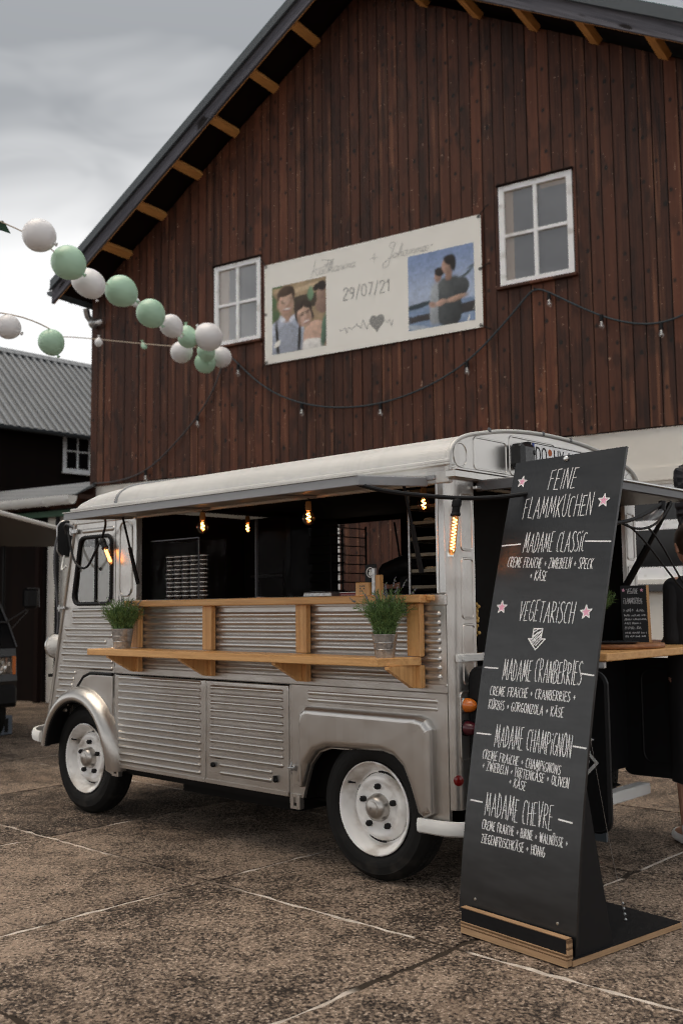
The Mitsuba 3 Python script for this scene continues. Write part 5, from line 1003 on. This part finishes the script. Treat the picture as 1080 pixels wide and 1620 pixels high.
so, su, sv = np.array([0.742, 1.098, 1.0690]), unit((0.80, 0.60, 0)), unit((-0.05, 0.06, 1)); sw = np.cross(su, sv)
def smf(m): return frame(m, so, su, sv, sw)
part(sm, 'board', smf(box(0, 0.128, 0, 0.312, -0.016, 0)), 'mat_black', None); part(sm, 'edge', smf(cat(box(0.1285, 0.142, -0.0, 0.314, -0.017, 0.001))), 'mat_oak_up', None)
def scribble(a, b, cap, seed):
    """chalk handwriting too small and blurred to be read: short upright strokes in word groups"""
    r = random.Random(seed); x = a[0]; out = []
    while x < b[0]:
        for _ in range(r.randint(4, 8)):
            if x > b[0]: break
            out.append(LineString([(x, a[1] + r.uniform(0, .2) * cap), (x + r.uniform(-.1, .35) * cap, a[1] + cap * r.uniform(.6, 1)), (x + r.uniform(.1, .5) * cap, a[1] + r.uniform(0, .5) * cap)]).buffer(.0009, quad_segs=2)); x += cap * r.uniform(.32, .5)
        x += cap * .5
    return unary_union(out)
def smt(g, m): part(sm, 'lettering', smf(frame(extr(g, 0.0006), (0, 0, 0.0003), (1, 0, 0), (0, 1, 0))), m)
smt(stroke_text('VEGANE', (0.032, 0.270), (0.086, 0.270), 0.027, 0.0021, seed=40), pmat('mat_chalk_dim', (0.42, 0.42, 0.43))); smt(stroke_text('FLAMMKUCHEN', (0.014, 0.218), (0.104, 0.218), 0.030, 0.0021, seed=41), 'mat_chalk_dim')
for k, (x1, z, c) in enumerate(((0.112, 0.176, 0.020), (0.118, 0.154, 0.012), (0.118, 0.134, 0.012), (0.09, 0.114, 0.012), (0.092, 0.088, 0.018), (0.118, 0.066, 0.011), (0.118, 0.048, 0.011))): smt(scribble((0.012, z), (x1, z), c, k + 60), 'mat_chalk_dim')
for a in (0.014, 0.106): part(sm, 'star', smf(frame(extr(star(a, 0.288, 0.011), 0.0006), (0, 0, 0.0003), (1, 0, 0), (0, 1, 0))), 'mat_chalk_pink')
lavender('green potted herb in a pale pail on the rear counter behind the tall menu', 0.70, 0.86, 1.0925, 1.15, 0.058, 0.20, 110, 9, flowers=False)

# ---------------------------------------------------------------- festoon cable with tube lamps, hanging bulbs
fes = thing('festoon_cable', 'black festoon cable slung along the front of the truck', 'cable')
def cable(name, pts, r=0.0075): part(fes, name, tube(spline(np.array(pts), 8), r, 8), 'mat_black', 40)
cable('cable', [(-2.62, -0.03, 1.80), (-2.57, -0.04, 1.70), (-2.47, -0.05, 1.575), (-2.38, -0.05, 1.555), (-2.29, -0.05, 1.63), (-2.215, -0.042, 1.735), (-2.06, -0.12, 1.84), (-1.95, -0.28, 1.845)])
cable('cable', [(0.34, -0.47, 1.815), (0.42, -0.40, 1.785), (0.55, -0.25, 1.760), (0.68, -0.12, 1.748), (0.90, 0.10, 1.775), (1.02, 0.30, 1.83)], 0.0095)
cable('cable', [(0.99, 0.30, 1.66), (1.01, 0.55, 1.655), (1.01, 0.80, 1.70), (1.0, 1.05, 1.78)], 0.009)
cable('cable', [(0.98, 0.65, 1.67), (0.99, 0.85, 1.645), (0.99, 1.05, 1.70), (0.98, 1.2, 1.80)], 0.006)
cable('cable', [(0.98, 0.72, 1.66), (1.0, 1.0, 1.50), (1.02, 1.2, 1.36), (1.05, 1.38, 1.27)], 0.0045)
cable('cable', [(0.97, 0.95, 1.66), (1.0, 1.1, 1.52), (1.02, 1.2, 1.40), (1.05, 1.40, 1.28)], 0.0045)
def tube_lamp(label, top, d, L_=0.165, pw=1.0):
    k = thing('tube_lamp', label, 'lamp'); top = np.array(top, float); d = unit(d)
    part(k, 'socket', lathe([(0, -0.012), (0.014, -0.010), (0.021, 0.0), (0.021, 0.022), (0.018, 0.024), (0.018, 0.050), (0.022, 0.054), (0.022, 0.062), (0.017, 0.066), (0, .066)], 16, top, d), 'mat_black', 35)
    a = unit(np.cross(d, [1, 0.3, 0])); b = np.cross(d, a)
    hx = [top + d * (0.072 + (L_ - 0.022) * t) + (a * math.cos(t * 62) + b * math.sin(t * 62)) * 0.0085 for t in np.linspace(0, 1, 150)]
    part(k, 'filament', tube(hx, 0.0021, 5), 'mat_amber', 40, **emitter((5.5 * pw, 2.7 * pw, 1.25 * pw)))
    part(k, 'glass', lathe([(0.013, 0.064), (0.0155, 0.072), (0.0155, 0.060 + L_ - 0.01), (0.012, 0.062 + L_), (0.006, 0.068 + L_), (0, 0.069 + L_)], 18, top, d), 'mat_glass_amber', 50)
tube_lamp('glowing tube lamp hanging in front of the cab window', (-2.205, -0.042, 1.722), (0.55, 0.0, -0.83), 0.115, 0.45)
tube_lamp('glowing tube lamp hanging by the rear corner pillar', (0.645, -0.16, 1.735), (-0.17, 0.03, -1), 0.165, 0.75)
def bulb(label, x, y, zt, z):
    k = thing('filament_bulb', label, 'lamp'); O = (x, y, z)
    part(k, 'cord', tube([(x, y, z + 0.085), (x, y, zt)], 0.004, 6), 'mat_black', 40)
    part(k, 'socket', lathe([(0, 0.088), (0.013, 0.086), (0.016, 0.07), (0.016, 0.045), (0.013, 0.04), (0, .04)], 14, O), pmat('mat_brass', (0.35, 0.18, 0.06)), 40)
    part(k, 'filament', tube([(x + 0.010 * math.cos(t * 12.6) * (1 - abs(t - .5)), y + 0.010 * math.sin(t * 12.6), z - 0.014 + 0.040 * t) for t in np.linspace(0, 1, 40)], 0.0030, 5), 'mat_amber', 40, **emitter((9.0, 4.2, 1.5)))
    part(k, 'glass', lathe([(0, -0.036), (0.015, -0.033), (0.028, -0.020), (0.033, -0.002), (0.030, 0.014), (0.020, 0.030), (0.013, 0.042)], 22, O), 'mat_glass_amber', 60)
bulb('glowing filament bulb hanging above the acrylic case', -1.205, -0.05, 1.845, 1.742)
bulb('glowing filament bulb hanging in the middle of the serving hatch', -0.365, -0.05, 1.845, 1.736)
bulb('small glowing filament bulb hanging inside by the bakery rack', 0.14, 0.25, 1.90, 1.785)
bulb('added glowing bulb standing in for a lamp reflection in the hatch glass', -1.78, 0.80, 1.90, 1.81)  # added bulb, imitates a lamp mirrored in the glass
cb = thing('clear_bulb', 'clear glass bulb hanging from the cable beside the raised tailgate', 'lamp')
part(cb, 'socket', tube([(1.0, 1.06, 1.79), (1.0, 1.05, 1.745)], 0.018, 10), 'mat_black', 40); part(cb, 'glass', lathe([(0.014, 0.0), (0.03, 0.03), (0.040, 0.07), (0.030, 0.105), (0.0, 0.118)], 18, (1.0, 1.05, 1.748), (-0.55, -0.6, -0.7)), 'mat_glass', 60)

# ---------------------------------------------------------------- light string on the barn
ls = thing('light_string', 'dark cable with small clear bulbs looped across the barn boards', 'light string')
def lsc(pts, mt='mat_steel_dark'): part(ls, 'cable', tube(spline(np.array([WL(a, b, 0.035) for a, b in pts]), 8), 0.0095, 7), mt, 40)
lsc([(0.13, 3.02), (0.55, 3.02), (1.10, 3.13), (1.60, 3.43), (2.0, 3.76), (2.24, 4.05), (2.40, 4.40)])
lsc([(2.52, 4.46), (2.66, 4.33), (3.1, 3.97), (3.63, 3.72), (4.2, 3.60), (4.72, 3.59), (5.3, 3.70), (5.81, 3.92), (6.2, 4.22), (6.47, 4.47), (6.60, 4.56), (6.76, 4.50), (7.2, 4.22), (7.6, 4.04), (7.88, 4.00), (8.3, 4.13), (8.9, 4.5)], pmat('mat_teal_cable', (0.035, 0.05, 0.06)))
part(ls, 'hook', cat([frame(tube([(0, 0, 0), (0, .05, 0)], .01, 6), WL(a, b, 0.0), S, N, Z3) for a, b in ((2.48, 4.47), (6.6, 4.575), (0.1, 3.03))]), 'mat_black', 40)
for (a, b) in ((1.10, 3.12), (2.0, 3.75), (2.665, 4.32), (3.63, 3.71), (4.72, 3.58), (5.81, 3.91), (6.76, 4.49), (7.30, 4.17), (7.885, 3.99)):
    O = WL(a, b, 0.05)
    part(ls, 'socket', lathe([(0, 0), (0.019, 0), (0.019, -0.05), (0.023, -0.055), (0.023, -0.066), (0, -0.066)], 12, O), 'mat_black', 35)
    part(ls, 'bulb', lathe([(0.014, -0.064), (0.024, -0.085), (0.032, -0.11), (0.028, -0.135), (0.012, -0.148), (0, -0.15)], 14, O), 'mat_glass', 60)
    part(ls, 'filament_mount', lathe([(0.009, -0.066), (0.006, -0.10), (0.012, -0.115), (0, -0.125)], 8, O), 'mat_white_gutter', 40)

# ---------------------------------------------------------------- balloons
def balloon(label, c, r, col_, knot=(0.35, 0.3, -0.85), el=1.12, knot_part=True):
    k = thing('balloon', label, 'balloon', 'balloons of the garland'); c = np.array(c, float); d = unit(knot)
    part(k, 'skin', lathe([(r * math.sin(a) * (1 - .06 * max(0, -math.cos(a))), -math.cos(a) * r * el if a > math.pi / 2 else -math.cos(a) * r * 1.0) for a in np.linspace(0.0, math.pi, 24)][::1], 32, c, d), 'mat_balloon_' + col_, True)
    part(k, 'knot', lathe([(0.012, r * el - 0.012), (0.008, r * el + 0.004), (0.010, r * el + 0.012), (0.020, r * el + 0.030), (0, r * el + 0.024)], 10, c, d), 'mat_balloon_' + col_, 40)
balloon('large white balloon at the upper left end of the garland', [-4.661, 0.903, 4.613], 0.148, 'white', (0.6, 0.5, -0.45), 1.04)
balloon('large pale green balloon second from the left on the garland', [-4.746, 1.253, 4.472], 0.157, 'green', (0.55, 0.5, -0.6), 1.1)
balloon('large white balloon overlapping the roof gutter', [-4.962, 1.609, 4.414], 0.158, 'white', (0.3, 0.3, -0.9), 1.1)
balloon('pale green balloon over the barn corner right of the gutter', [-4.988, 1.995, 4.426], 0.156, 'green', (0.5, 0.6, -0.5), 1.12)
balloon('tiny half hidden white balloon between two pale green ones', [-5.627, 2.614, 4.592], 0.058, 'white', (0.3, 0.3, -0.9), 1.2)
balloon('pale green balloon in the middle of the garland with a tiny one behind', [-5.19, 2.503, 4.351], 0.148, 'green', (0.4, 0.5, -0.7), 1.12)
balloon('white balloon just left of the end cluster', [-5.359, 2.897, 4.33], 0.123, 'white', (0.5, 0.4, -0.7), 1.2)
balloon('egg shaped pale green balloon at the left of the end cluster', [-5.548, 3.274, 4.299], 0.113, 'green', (-0.1, -0.1, 1), 1.35)
balloon('largest white balloon on top of the end cluster', [-5.376, 3.432, 4.311], 0.157, 'white', (-0.5, -0.3, 0.6), 1.08)
balloon('white balloon at the lower left of the end cluster', [-6.08, 3.602, 4.297], 0.13, 'white', (0.5, 0.3, 0.5), 1.1)
balloon('darker pale green balloon in the centre of the end cluster', [-5.753, 3.706, 4.263], 0.106, 'green', (0.1, 0.2, -0.9), 1.15)
balloon('lowest pale green balloon of the end cluster', [-5.888, 3.798, 4.168], 0.126, 'green', (-0.1, 0.2, 0.9), 1.1)
balloon('white balloon at the lower right of the end cluster', [-5.817, 3.989, 4.257], 0.124, 'white', (-0.5, -0.4, 0.5), 1.12)
balloon('white balloon cut off by the left picture edge', [-5.374, 1.011, 3.944], 0.116, 'white', (0.6, 0.5, -0.4), 1.05)
balloon('single pale green balloon hanging over the grey metal roof', [-5.702, 1.661, 3.983], 0.131, 'green', (0.3, 0.3, -0.85), 1.1)
balloon('tiny white balloon on the lower twine at the barn corner', [-7.374, 3.319, 4.603], 0.051, 'white', (0, 0, 1), 1.25)
balloon('tiny drooping pale green balloon on the lower twine', [-7.044, 3.767, 4.576], 0.04, 'green', (-0.3, -0.2, 0.9), 1.5)
gar = thing('balloon_garland', 'thin twine carrying the balloons to the barn wall', 'twine')
part(gar, 'twine', tube(spline([[-4.787, 0.358, 4.735], [-4.797, 0.629, 4.69], [-4.75, 0.817, 4.636], [-4.75, 1.104, 4.542], [-4.893, 1.46, 4.467], [-4.976, 1.796, 4.46], [-5.21, 2.334, 4.447], [-5.311, 2.731, 4.369], [-5.448, 3.09, 4.316], [-5.664, 3.439, 4.316], [-6.022, 4.064, 4.331], [-6.446, 4.754, 4.43]], 6), 0.006, 6), 'mat_rope', 40)
part(gar, 'twine', tube(spline([[-5.316, 0.648, 3.995], [-5.357, 1.012, 4.062], [-5.698, 1.649, 4.11], [-7.405, 3.284, 4.651], [-7.202, 3.612, 4.633], [-6.806, 3.853, 4.563], [-6.26, 3.963, 4.458]], 6), 0.0065, 6), 'mat_rope', 40)
lf = thing('leaf_sprig', 'dark green leaf tip hanging from the twine at the left edge', 'leaf')
lp = np.array([-4.80, 0.63, 4.66])
part(lf, 'leaf', tm([lp + [0, 0, .05], lp + [.02, .02, .01], lp + [.05, .05, -.07], lp + [-.01, -.01, -.04], lp + [-.10, -.11, -.01], lp + [-.09, -.10, .04]], [[0, 1, 3], [1, 2, 3], [0, 3, 4], [0, 4, 5]]), pmat('mat_leaf_dark', (0.012, 0.045, 0.022)), None)

# ---------------------------------------------------------------- neighbouring building, lean-to
nb = thing('outbuilding', 'dark boarded outbuilding with a grey corrugated metal roof', 'building')
NX, NE, RX, RZ = -13.0, 4.64, -15.0, 6.40
nw = sbox(0.5, 0, 16, NE).difference(sbox(6.32, 3.85, 6.88, 4.57))
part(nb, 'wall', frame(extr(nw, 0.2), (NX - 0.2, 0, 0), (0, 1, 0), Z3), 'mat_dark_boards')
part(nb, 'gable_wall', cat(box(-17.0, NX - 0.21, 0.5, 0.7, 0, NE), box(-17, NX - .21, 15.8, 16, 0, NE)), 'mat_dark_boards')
w = holder(nb, 'window')
part(w, 'frame', cat(rear(sbox(6.29, 3.82, 6.91, 4.60).difference(sbox(6.36, 3.89, 6.84, 4.53)), NX + 0.02, 0.06), rear(unary_union([sbox(6.585, 3.89, 6.612, 4.53), sbox(6.36, 4.20, 6.84, 4.228)]), NX + 0.016, 0.04)), 'mat_white_frame')
for y0, y1 in ((6.36, 6.585), (6.612, 6.84)):
    for z0, z1 in ((3.89, 4.20), (4.228, 4.53)): part(w, 'pane', box(NX - 0.012, NX - 0.008, y0, y1, z0, z1), 'mat_black_gloss')
part(w, 'sill', box(NX + 0.001, NX + 0.07, 6.27, 6.93, 3.785, 3.818), 'mat_white_frame')
pr = []; ysp = 0.16; y = 0.2
while y < 16.2:
    pr += [(y, 0), (y + 0.08, 0), (y + 0.092, 0.04), (y + 0.148, 0.04)]; y += ysp
top = np.array(pr); sv_ = unit((RX - NX - 0.22, 0, RZ - NE + 0.19)); sn = unit(np.cross((0, 1, 0), sv_)); sn = sn if sn[2] > 0 else -sn
L_ = np.linalg.norm((RX - NX - 0.22, 0, RZ - NE + 0.19))
sheet = Polygon(np.vstack([top, (top - [0, 0.006])[::-1]]))
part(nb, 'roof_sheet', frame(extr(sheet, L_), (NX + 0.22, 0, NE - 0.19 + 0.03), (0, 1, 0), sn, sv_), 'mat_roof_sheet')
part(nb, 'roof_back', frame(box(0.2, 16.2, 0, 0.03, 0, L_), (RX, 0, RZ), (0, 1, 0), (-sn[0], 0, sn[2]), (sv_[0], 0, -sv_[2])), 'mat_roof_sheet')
part(nb, 'roof_deck', frame(box(0.3, 16.1, -0.06, -0.008, 0.05, L_), (NX + 0.22, 0, NE - 0.19 + 0.03), (0, 1, 0), sn, sv_), 'mat_barn_dark')
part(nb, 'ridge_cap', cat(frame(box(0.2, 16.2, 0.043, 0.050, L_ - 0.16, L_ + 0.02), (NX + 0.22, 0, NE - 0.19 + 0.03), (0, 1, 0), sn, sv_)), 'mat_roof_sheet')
part(nb, 'gutter', frame(extr(gutter(0, 0, 0, 0, 0.065), 16.0), (NX + 0.30, 0.2, NE - 0.17), (1, 0, 0), Z3, (0, 1, 0)), 'mat_trim_metal', 40)
lt = thing('lean_to', 'low lean-to with a white gutter beside the barn corner', 'lean-to')
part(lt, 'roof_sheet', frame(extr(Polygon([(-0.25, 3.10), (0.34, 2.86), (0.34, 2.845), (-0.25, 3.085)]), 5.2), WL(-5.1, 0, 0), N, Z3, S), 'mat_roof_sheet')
part(lt, 'roof_sheet', frame(extr(Polygon([(-0.02, 3.05), (0.34, 2.862), (0.34, 2.845), (-0.02, 3.03)]), 0.03), WL(0.10, 0, 0), N, Z3, S), 'mat_trim_metal')
part(lt, 'fascia', cat(wallbox(-5, 0.10, -0.02, 0.02, 2.72, 2.97), wallbox(0.06, 0.10, -.02, .28, 2.80, 2.86)), 'mat_barn')
gp_ = [(0.085 * math.cos(a), -0.12 * math.sin(a)) for a in th] + [(0.079 * math.cos(a), -0.112 * math.sin(a)) for a in th[::-1]]
part(lt, 'gutter', cat(frame(extr(Polygon(gp_), 5.2), WL(-5.1, 2.83, 0.40), N, Z3, S), frame(extr(Polygon(gp_[:12]), 0.006), WL(0.092, 2.83, 0.40), N, Z3, S)), 'mat_white_gutter', 40)
for s_ in (-0.42, -1.05, -1.7): part(lt, 'gutter_bracket', frame(extr(Polygon([(0.094 * math.cos(a), -0.13 * math.sin(a)) for a in th] + [(0.086 * math.cos(a), -0.121 * math.sin(a)) for a in th[::-1]]), 0.03), WL(s_, 2.83, 0.40), N, Z3, S), 'mat_white_gutter', 40)
part(lt, 'beam', wallbox(-5, -0.10, 0.03, 0.12, 2.60, 2.68), 'mat_green_paint')
part(lt, 'post', wallbox(-0.98, -0.90, 0.03, 0.10, 0.0, 2.555), 'mat_barn_dark')
part(lt, 'boarding', wallbox(-6, -0.89, -0.12, -0.05, 0, 2.9), 'mat_dark_boards')

# ---------------------------------------------------------------- black van at the left edge with a pale flap
bv = thing('black_van', 'black delivery van parked at the left edge facing the yard', 'van')
vx, vy0, vy1 = -6.02, 0.02, 1.53
def vprof(pts, y0, y1): return frame(extr(Polygon(pts), y1 - y0), (0, y1, 0), (1, 0, 0), Z3, (0, -1, 0))
body = rnd(Polygon([(vx - 2.6, 0.34), (vx, 0.34), (vx + 0.01, 0.60), (vx - 0.03, 0.92), (vx - 0.17, 1.16), (vx - 0.52, 1.72), (vx - 0.7, 1.80), (vx - 2.6, 1.80)]), 0.04)
m = vprof(list(body.exterior.coords)[:-1], vy0, vy1); v = m.vertices; top_ = np.clip((v[:, 2] - 1.1) / 0.7, 0, 1); v[:, 1] = 0.775 + (v[:, 1] - 0.775) * (1 - 0.13 * top_); m.vertices = v
part(bv, 'body', m, 'mat_black_gloss', 30)
part(bv, 'windscreen', tm([(vx - 0.175, 0.14, 1.20), (vx - 0.175, 1.42, 1.20), (vx - 0.495, 1.36, 1.70), (vx - 0.495, 0.20, 1.70)], [[0, 1, 2], [0, 2, 3]]), 'mat_black_gloss')
part(bv, 'screen_trim', cat(tube([(vx - 0.15, 1.505, 1.17), (vx - 0.505, 1.425, 1.73)], 0.012, 6), tube([(vx - 0.15, 0.06, 1.175), (vx - 0.15, 1.505, 1.175)], 0.009, 6), tube([(vx - 0.01, 1.53, 0.93), (vx - 0.15, 1.51, 1.17)], 0.008, 6)), 'mat_steel_dark', 40)
hl = holder(bv, 'headlight')
part(hl, 'housing', box(vx - 0.05, vx + 0.004, 1.12, 1.475, 0.66, 0.84, 0.01), 'mat_black', 30)
part(hl, 'reflector', lathe([(0.0, -0.01), (0.04, 0.0), (0.07, 0.03)], 14, (vx + 0.004, 1.33, 0.75), (1, 0, 0)), 'mat_chrome', 30)
hr = [obox((vx + 0.012 + .004 * math.sin(i * 2.1), 1.20 + 0.026 * i, 0.75 + 0.045 * math.sin(i * 1.7)), unit((1, .3 * math.sin(i), .2 * math.cos(i * 2))), unit((-.3 * math.sin(i), 1, 0)), Z3, 0.006, 0.022, 0.04 + .02 * (i % 3)) for i in range(10)]
part(hl, 'facet', cat(hr), 'mat_chrome', None)
part(hl, 'lens', box(vx + 0.030, vx + 0.034, 1.13, 1.465, 0.67, 0.83), 'mat_glass'); part(hl, 'indicator', box(vx - 0.08, vx + 0.012, 1.478, 1.515, 0.66, 0.84, 0.006), 'mat_amber', 30)
part(bv, 'bumper', box(vx - 0.2, vx + 0.07, vy0 - 0.01, vy1 - 0.02, 0.36, 0.56, 0.03), 'mat_black', 30)
part(bv, 'grille', cat([box(vx + 0.002, vx + 0.014, 0.4, 1.1, 0.66 + .04 * k, 0.68 + .04 * k) for k in range(5)]), 'mat_steel_dark')
for wm_ in (lathe([(0.0, 0), (0.2, 0), (0.27, 0.01), (0.28, 0.03), (0.28, 0.16), (0.2, 0.18), (0, 0.17)], 28, (vx - 0.42, 1.34, 0.281), (0, 1, 0)), lathe([(0.0, 0), (0.2, 0), (0.27, 0.01), (0.28, 0.03), (0.28, 0.16), (0.2, 0.18), (0, 0.17)], 28, (vx - 0.42, 0.02, 0.281), (0, 1, 0)), lathe([(0.0, 0), (0.2, 0), (0.27, 0.01), (0.28, 0.03), (0.28, 0.16), (0.2, 0.18), (0, 0.17)], 28, (vx - 2.1, 1.34, 0.281), (0, 1, 0))): part(bv, 'wheel', wm_, 'mat_rubber', 40)
mm = holder(bv, 'wing_mirror')
part(mm, 'shell', box(vx + 0.02, vx + 0.11, 1.55, 1.70, 1.31, 1.51, 0.025), 'mat_black', 30); part(mm, 'trim', tube([(vx + .112, 1.56, 1.508), (vx + .112, 1.69, 1.508), (vx + .112, 1.70, 1.32)], .006, 6), 'mat_steel_dark', 40)
part(mm, 'arm', cat(tube([(vx - 0.12, 1.48, 1.18), (vx + 0.04, 1.60, 1.30)], 0.008, 6), tube([(vx - 0.08, 1.50, 1.10), (vx + 0.06, 1.61, 1.29)], 0.006, 6)), 'mat_steel_dark', 40)
AW = thing('market_awning', 'pale raised awning flap above the black van', 'awning')
aw = np.array([(-4.5, 0.38), (-7.85, 4.05), (-8.62, 2.72), (-6.35, -0.9)])
part(AW, 'flap', frame(extr(Polygon(aw), 0.03), (0, 0, 2.10), (1, 0, 0), (0, 1, 0)), pmat('mat_awning', (0.10, 0.09, 0.08)), None)
part(AW, 'rim', tube([(aw[0][0], aw[0][1], 2.118), (aw[1][0], aw[1][1], 2.118)], 0.022, 8), 'mat_white_gutter', 40)
part(AW, 'pole', tube([(-8.5, 2.72, 0), (-8.5, 2.72, 2.1)], 0.02, 8), 'mat_black', 40); part(AW, 'pole', tube([(-6.3, -.8, 0), (-6.3, -.8, 2.1)], 0.02, 8), 'mat_black', 40)
part(AW, 'brace', tube([(-6.4, 0.1, 1.80), (-5.6, 0.6, 2.098)], 0.012, 6), 'mat_black', 40)
cr = thing('crate', 'grey blue plastic crate on the ground beneath the black van', 'crate')
part(cr, 'body', obox((-6.72, 1.72, 0.10), unit((1, .25, 0)), unit((-.25, 1, 0)), Z3, 0.24, 0.18, 0.195, 0.01), pmat('mat_crate', (0.13, 0.155, 0.19)), 30)
part(cr, 'print', obox((-6.72, 1.72, 0.10) + unit((1, .25, 0)) * 0.1212, unit((1, .25, 0)), unit((-.25, 1, 0)), Z3, 0.001, 0.05, 0.14), 'mat_black')

# ---------------------------------------------------------------- woman standing at the right edge
per = thing('person', 'woman in a black dress and white shoes standing by the back of the truck', 'person')
px_, py_ = 0.87, 1.68
def bones(chains, refine=0.02, smooth=8):
    M = None
    for a, ra, b, rb in chains:
        h = Manifold.hull_points(np.vstack([ball(a, ra, 2).vertices, ball(b, rb, 2).vertices])); M = h if M is None else M + h
    me = M.refine_to_length(refine).to_mesh(); m = tm(me.vert_properties[:, :3], me.tri_verts); m.merge_vertices()
    trimesh.smoothing.filter_taubin(m, lamb=0.5, nu=0.52, iterations=smooth); return m
f_ = unit((-0.73, 0.68, 0)); r_v = unit((0.68, 0.73, 0)); pc0 = np.array([px_, py_, 0.0])
def PP(r, f, z): return pc0 + r_v * r + f_ * f + Z3 * z
ch = []
for sg in (-1, 1):
    ch += [(PP(sg * .075, 0, .88), .085, PP(sg * .088, .012, .50), .056), (PP(sg * .088, .012, .50), .054, PP(sg * .088, -.012, .36), .057), (PP(sg * .088, -.012, .36), .057, PP(sg * .088, -.006, .10), .037), (PP(sg * .088, -.02, .08), .038, PP(sg * .088, .12, .045), .030)]
    ch += [(PP(sg * .12, 0, 1.37), .045, PP(sg * .138, -.02, 1.10), .041), (PP(sg * .138, -.02, 1.10), .036, PP(sg * .08, .19, 1.06), .027), (PP(sg * .17, .17, 1.06), .028, PP(sg * .06, .23, 1.05), .030)]
    for j in range(4): ch += [(PP(sg * .06 + (j - 1.5) * .019, .225, 1.05), .0105, PP(sg * .055 + (j - 1.5) * .021, .275, 1.042 - .004 * j), .0095), (PP(sg * .055 + (j - 1.5) * .021, .275, 1.042 - .004 * j), .0095, PP(sg * .053 + (j - 1.5) * .019, .305 - .006 * abs(j - 1), 1.022), .0085)]
    ch += [(PP(sg * .04, .215, 1.06), .011, PP(sg * .02, .26, 1.065), .009)]
ch += [(PP(0, 0, .92), .135, PP(0, 0, 1.08), .115), (PP(0, 0, 1.08), .115, PP(0, .01, 1.30), .125), (PP(-.10, 0, 1.37), .06, PP(.10, 0, 1.37), .06), (PP(0, -.005, 1.38), .06, PP(0, .012, 1.50), .05), (PP(0, .012, 1.57), .078, PP(0, .012, 1.63), .085), (PP(0, .02, 1.63), .080, PP(0, .035, 1.545), .052), (PP(0, .095, 1.592), .012, PP(0, .10, 1.578), .015)]
ch += [(PP(sg * .088, -.005, 1.605), .014, PP(sg * .090, -.012, 1.57), .010) for sg in (-1, 1)]
part(per, 'body', bones(ch, 0.014, 6), 'mat_skin', True)
part(per, 'eye', cat([ball(PP(sg * .033, .092, 1.615), .011, 2) for sg in (-1, 1)]), 'mat_white', True); part(per, 'pupil', cat([ball(PP(sg * .033, .1005, 1.615), .005, 1) for sg in (-1, 1)]), 'mat_hair', True)
part(per, 'mouth', obox(PP(0, .0935, 1.545), r_v, f_, Z3, .042, .008, .009, .003), 'mat_dark_red', 30)
hm = ball((0, 0, 0), .098, 3); v = hm.vertices; v = v[:, :1] * r_v + v[:, 1:2] * f_ * 1.06 + v[:, 2:] * Z3 * 1.12; fr_ = v @ f_; v[(fr_ > .045) & (v[:, 2] < .055)] *= .80; hm.vertices = v + PP(0, -.008, 1.628)
part(per, 'hair', cat(hm, bones([(PP(0, -.085, 1.66), .05, PP(0, -.10, 1.50), .03)], .02, 3)), 'mat_hair', True)
V, F = [], []; levels = [(0.335, .152, .150), (0.42, .152, .148), (0.6, .155, .145), (0.8, .160, .145), (0.95, .158, .140), (1.08, .145, .128), (1.2, .152, .135), (1.32, .145, .118), (1.40, .165, .095), (1.435, .075, .068)]
for z, a, b in levels:
    for k in range(40):
        t = 2 * math.pi * k / 40; fo = 1 + (0.045 * math.sin(t * 9 + z) if z < .7 else 0) * (0.75 - z) * 2
        V.append(PP(a * fo * math.cos(t), b * fo * math.sin(t), z))
for i in range(len(levels) - 1):
    for k in range(40): p, q = i * 40 + k, i * 40 + (k + 1) % 40; F += [[p, q, q + 40], [p, q + 40, p + 40]]
part(per, 'dress', tm(V, F), 'mat_cloth_black', True)
part(per, 'sleeve', cat([bones([(PP(sg * .115, 0, 1.37), .058, PP(sg * .138, -.02, 1.10), .050), (PP(sg * .138, -.02, 1.10), .049, PP(sg * .10, .14, 1.065), .040)], .02, 4) for sg in (-1, 1)]), 'mat_cloth_black', True)
for sg in (-1, 1): part(per, 'shoe', cat(bones([(PP(sg * .088, -.03, .040), .042, PP(sg * .088, .14, .034), .036), (PP(sg * .088, -.035, .06), .042, PP(sg * .088, -.02, .095), .042)], .014, 4)), 'mat_white', True)
# loudspeaker wrapped in crinkled black film on a pole
sp = thing('wrapped_loudspeaker', 'loudspeaker on a pole wrapped in crinkled black film', 'loudspeaker')
wm = box(-0.15, 0.15, -0.14, 0.14, -0.20, 0.19, 0.03); wm = wm.subdivide().subdivide().subdivide().subdivide(); v = wm.vertices
nz_ = meshkit.fbm(v * 14 + 3, 3, 2) - .5; n2 = np.abs(meshkit.fbm(v * 30 + 7, 2, 4) - .5); v = v + unit_rows(v) * (nz_ * .07 - n2 * .05)[:, None]; wm.vertices = v + np.array([0.86, 1.95, 1.88])
part(sp, 'film', wm, pmat('mat_film', (0.016, 0.016, 0.02)), None)
part(sp, 'pole', tube([(0.86, 1.95, 0.0), (0.86, 1.95, 1.70)], 0.02, 10), 'mat_black', 40)
part(sp, 'foot', cat([tube([(0.86, 1.95, 0.30), (0.86 + .25 * math.cos(a), 1.95 + .12 + .2 * math.sin(a), 0.012)], .012, 8) for a in (0.4, 2.4, 4.5)]), 'mat_black', 40)
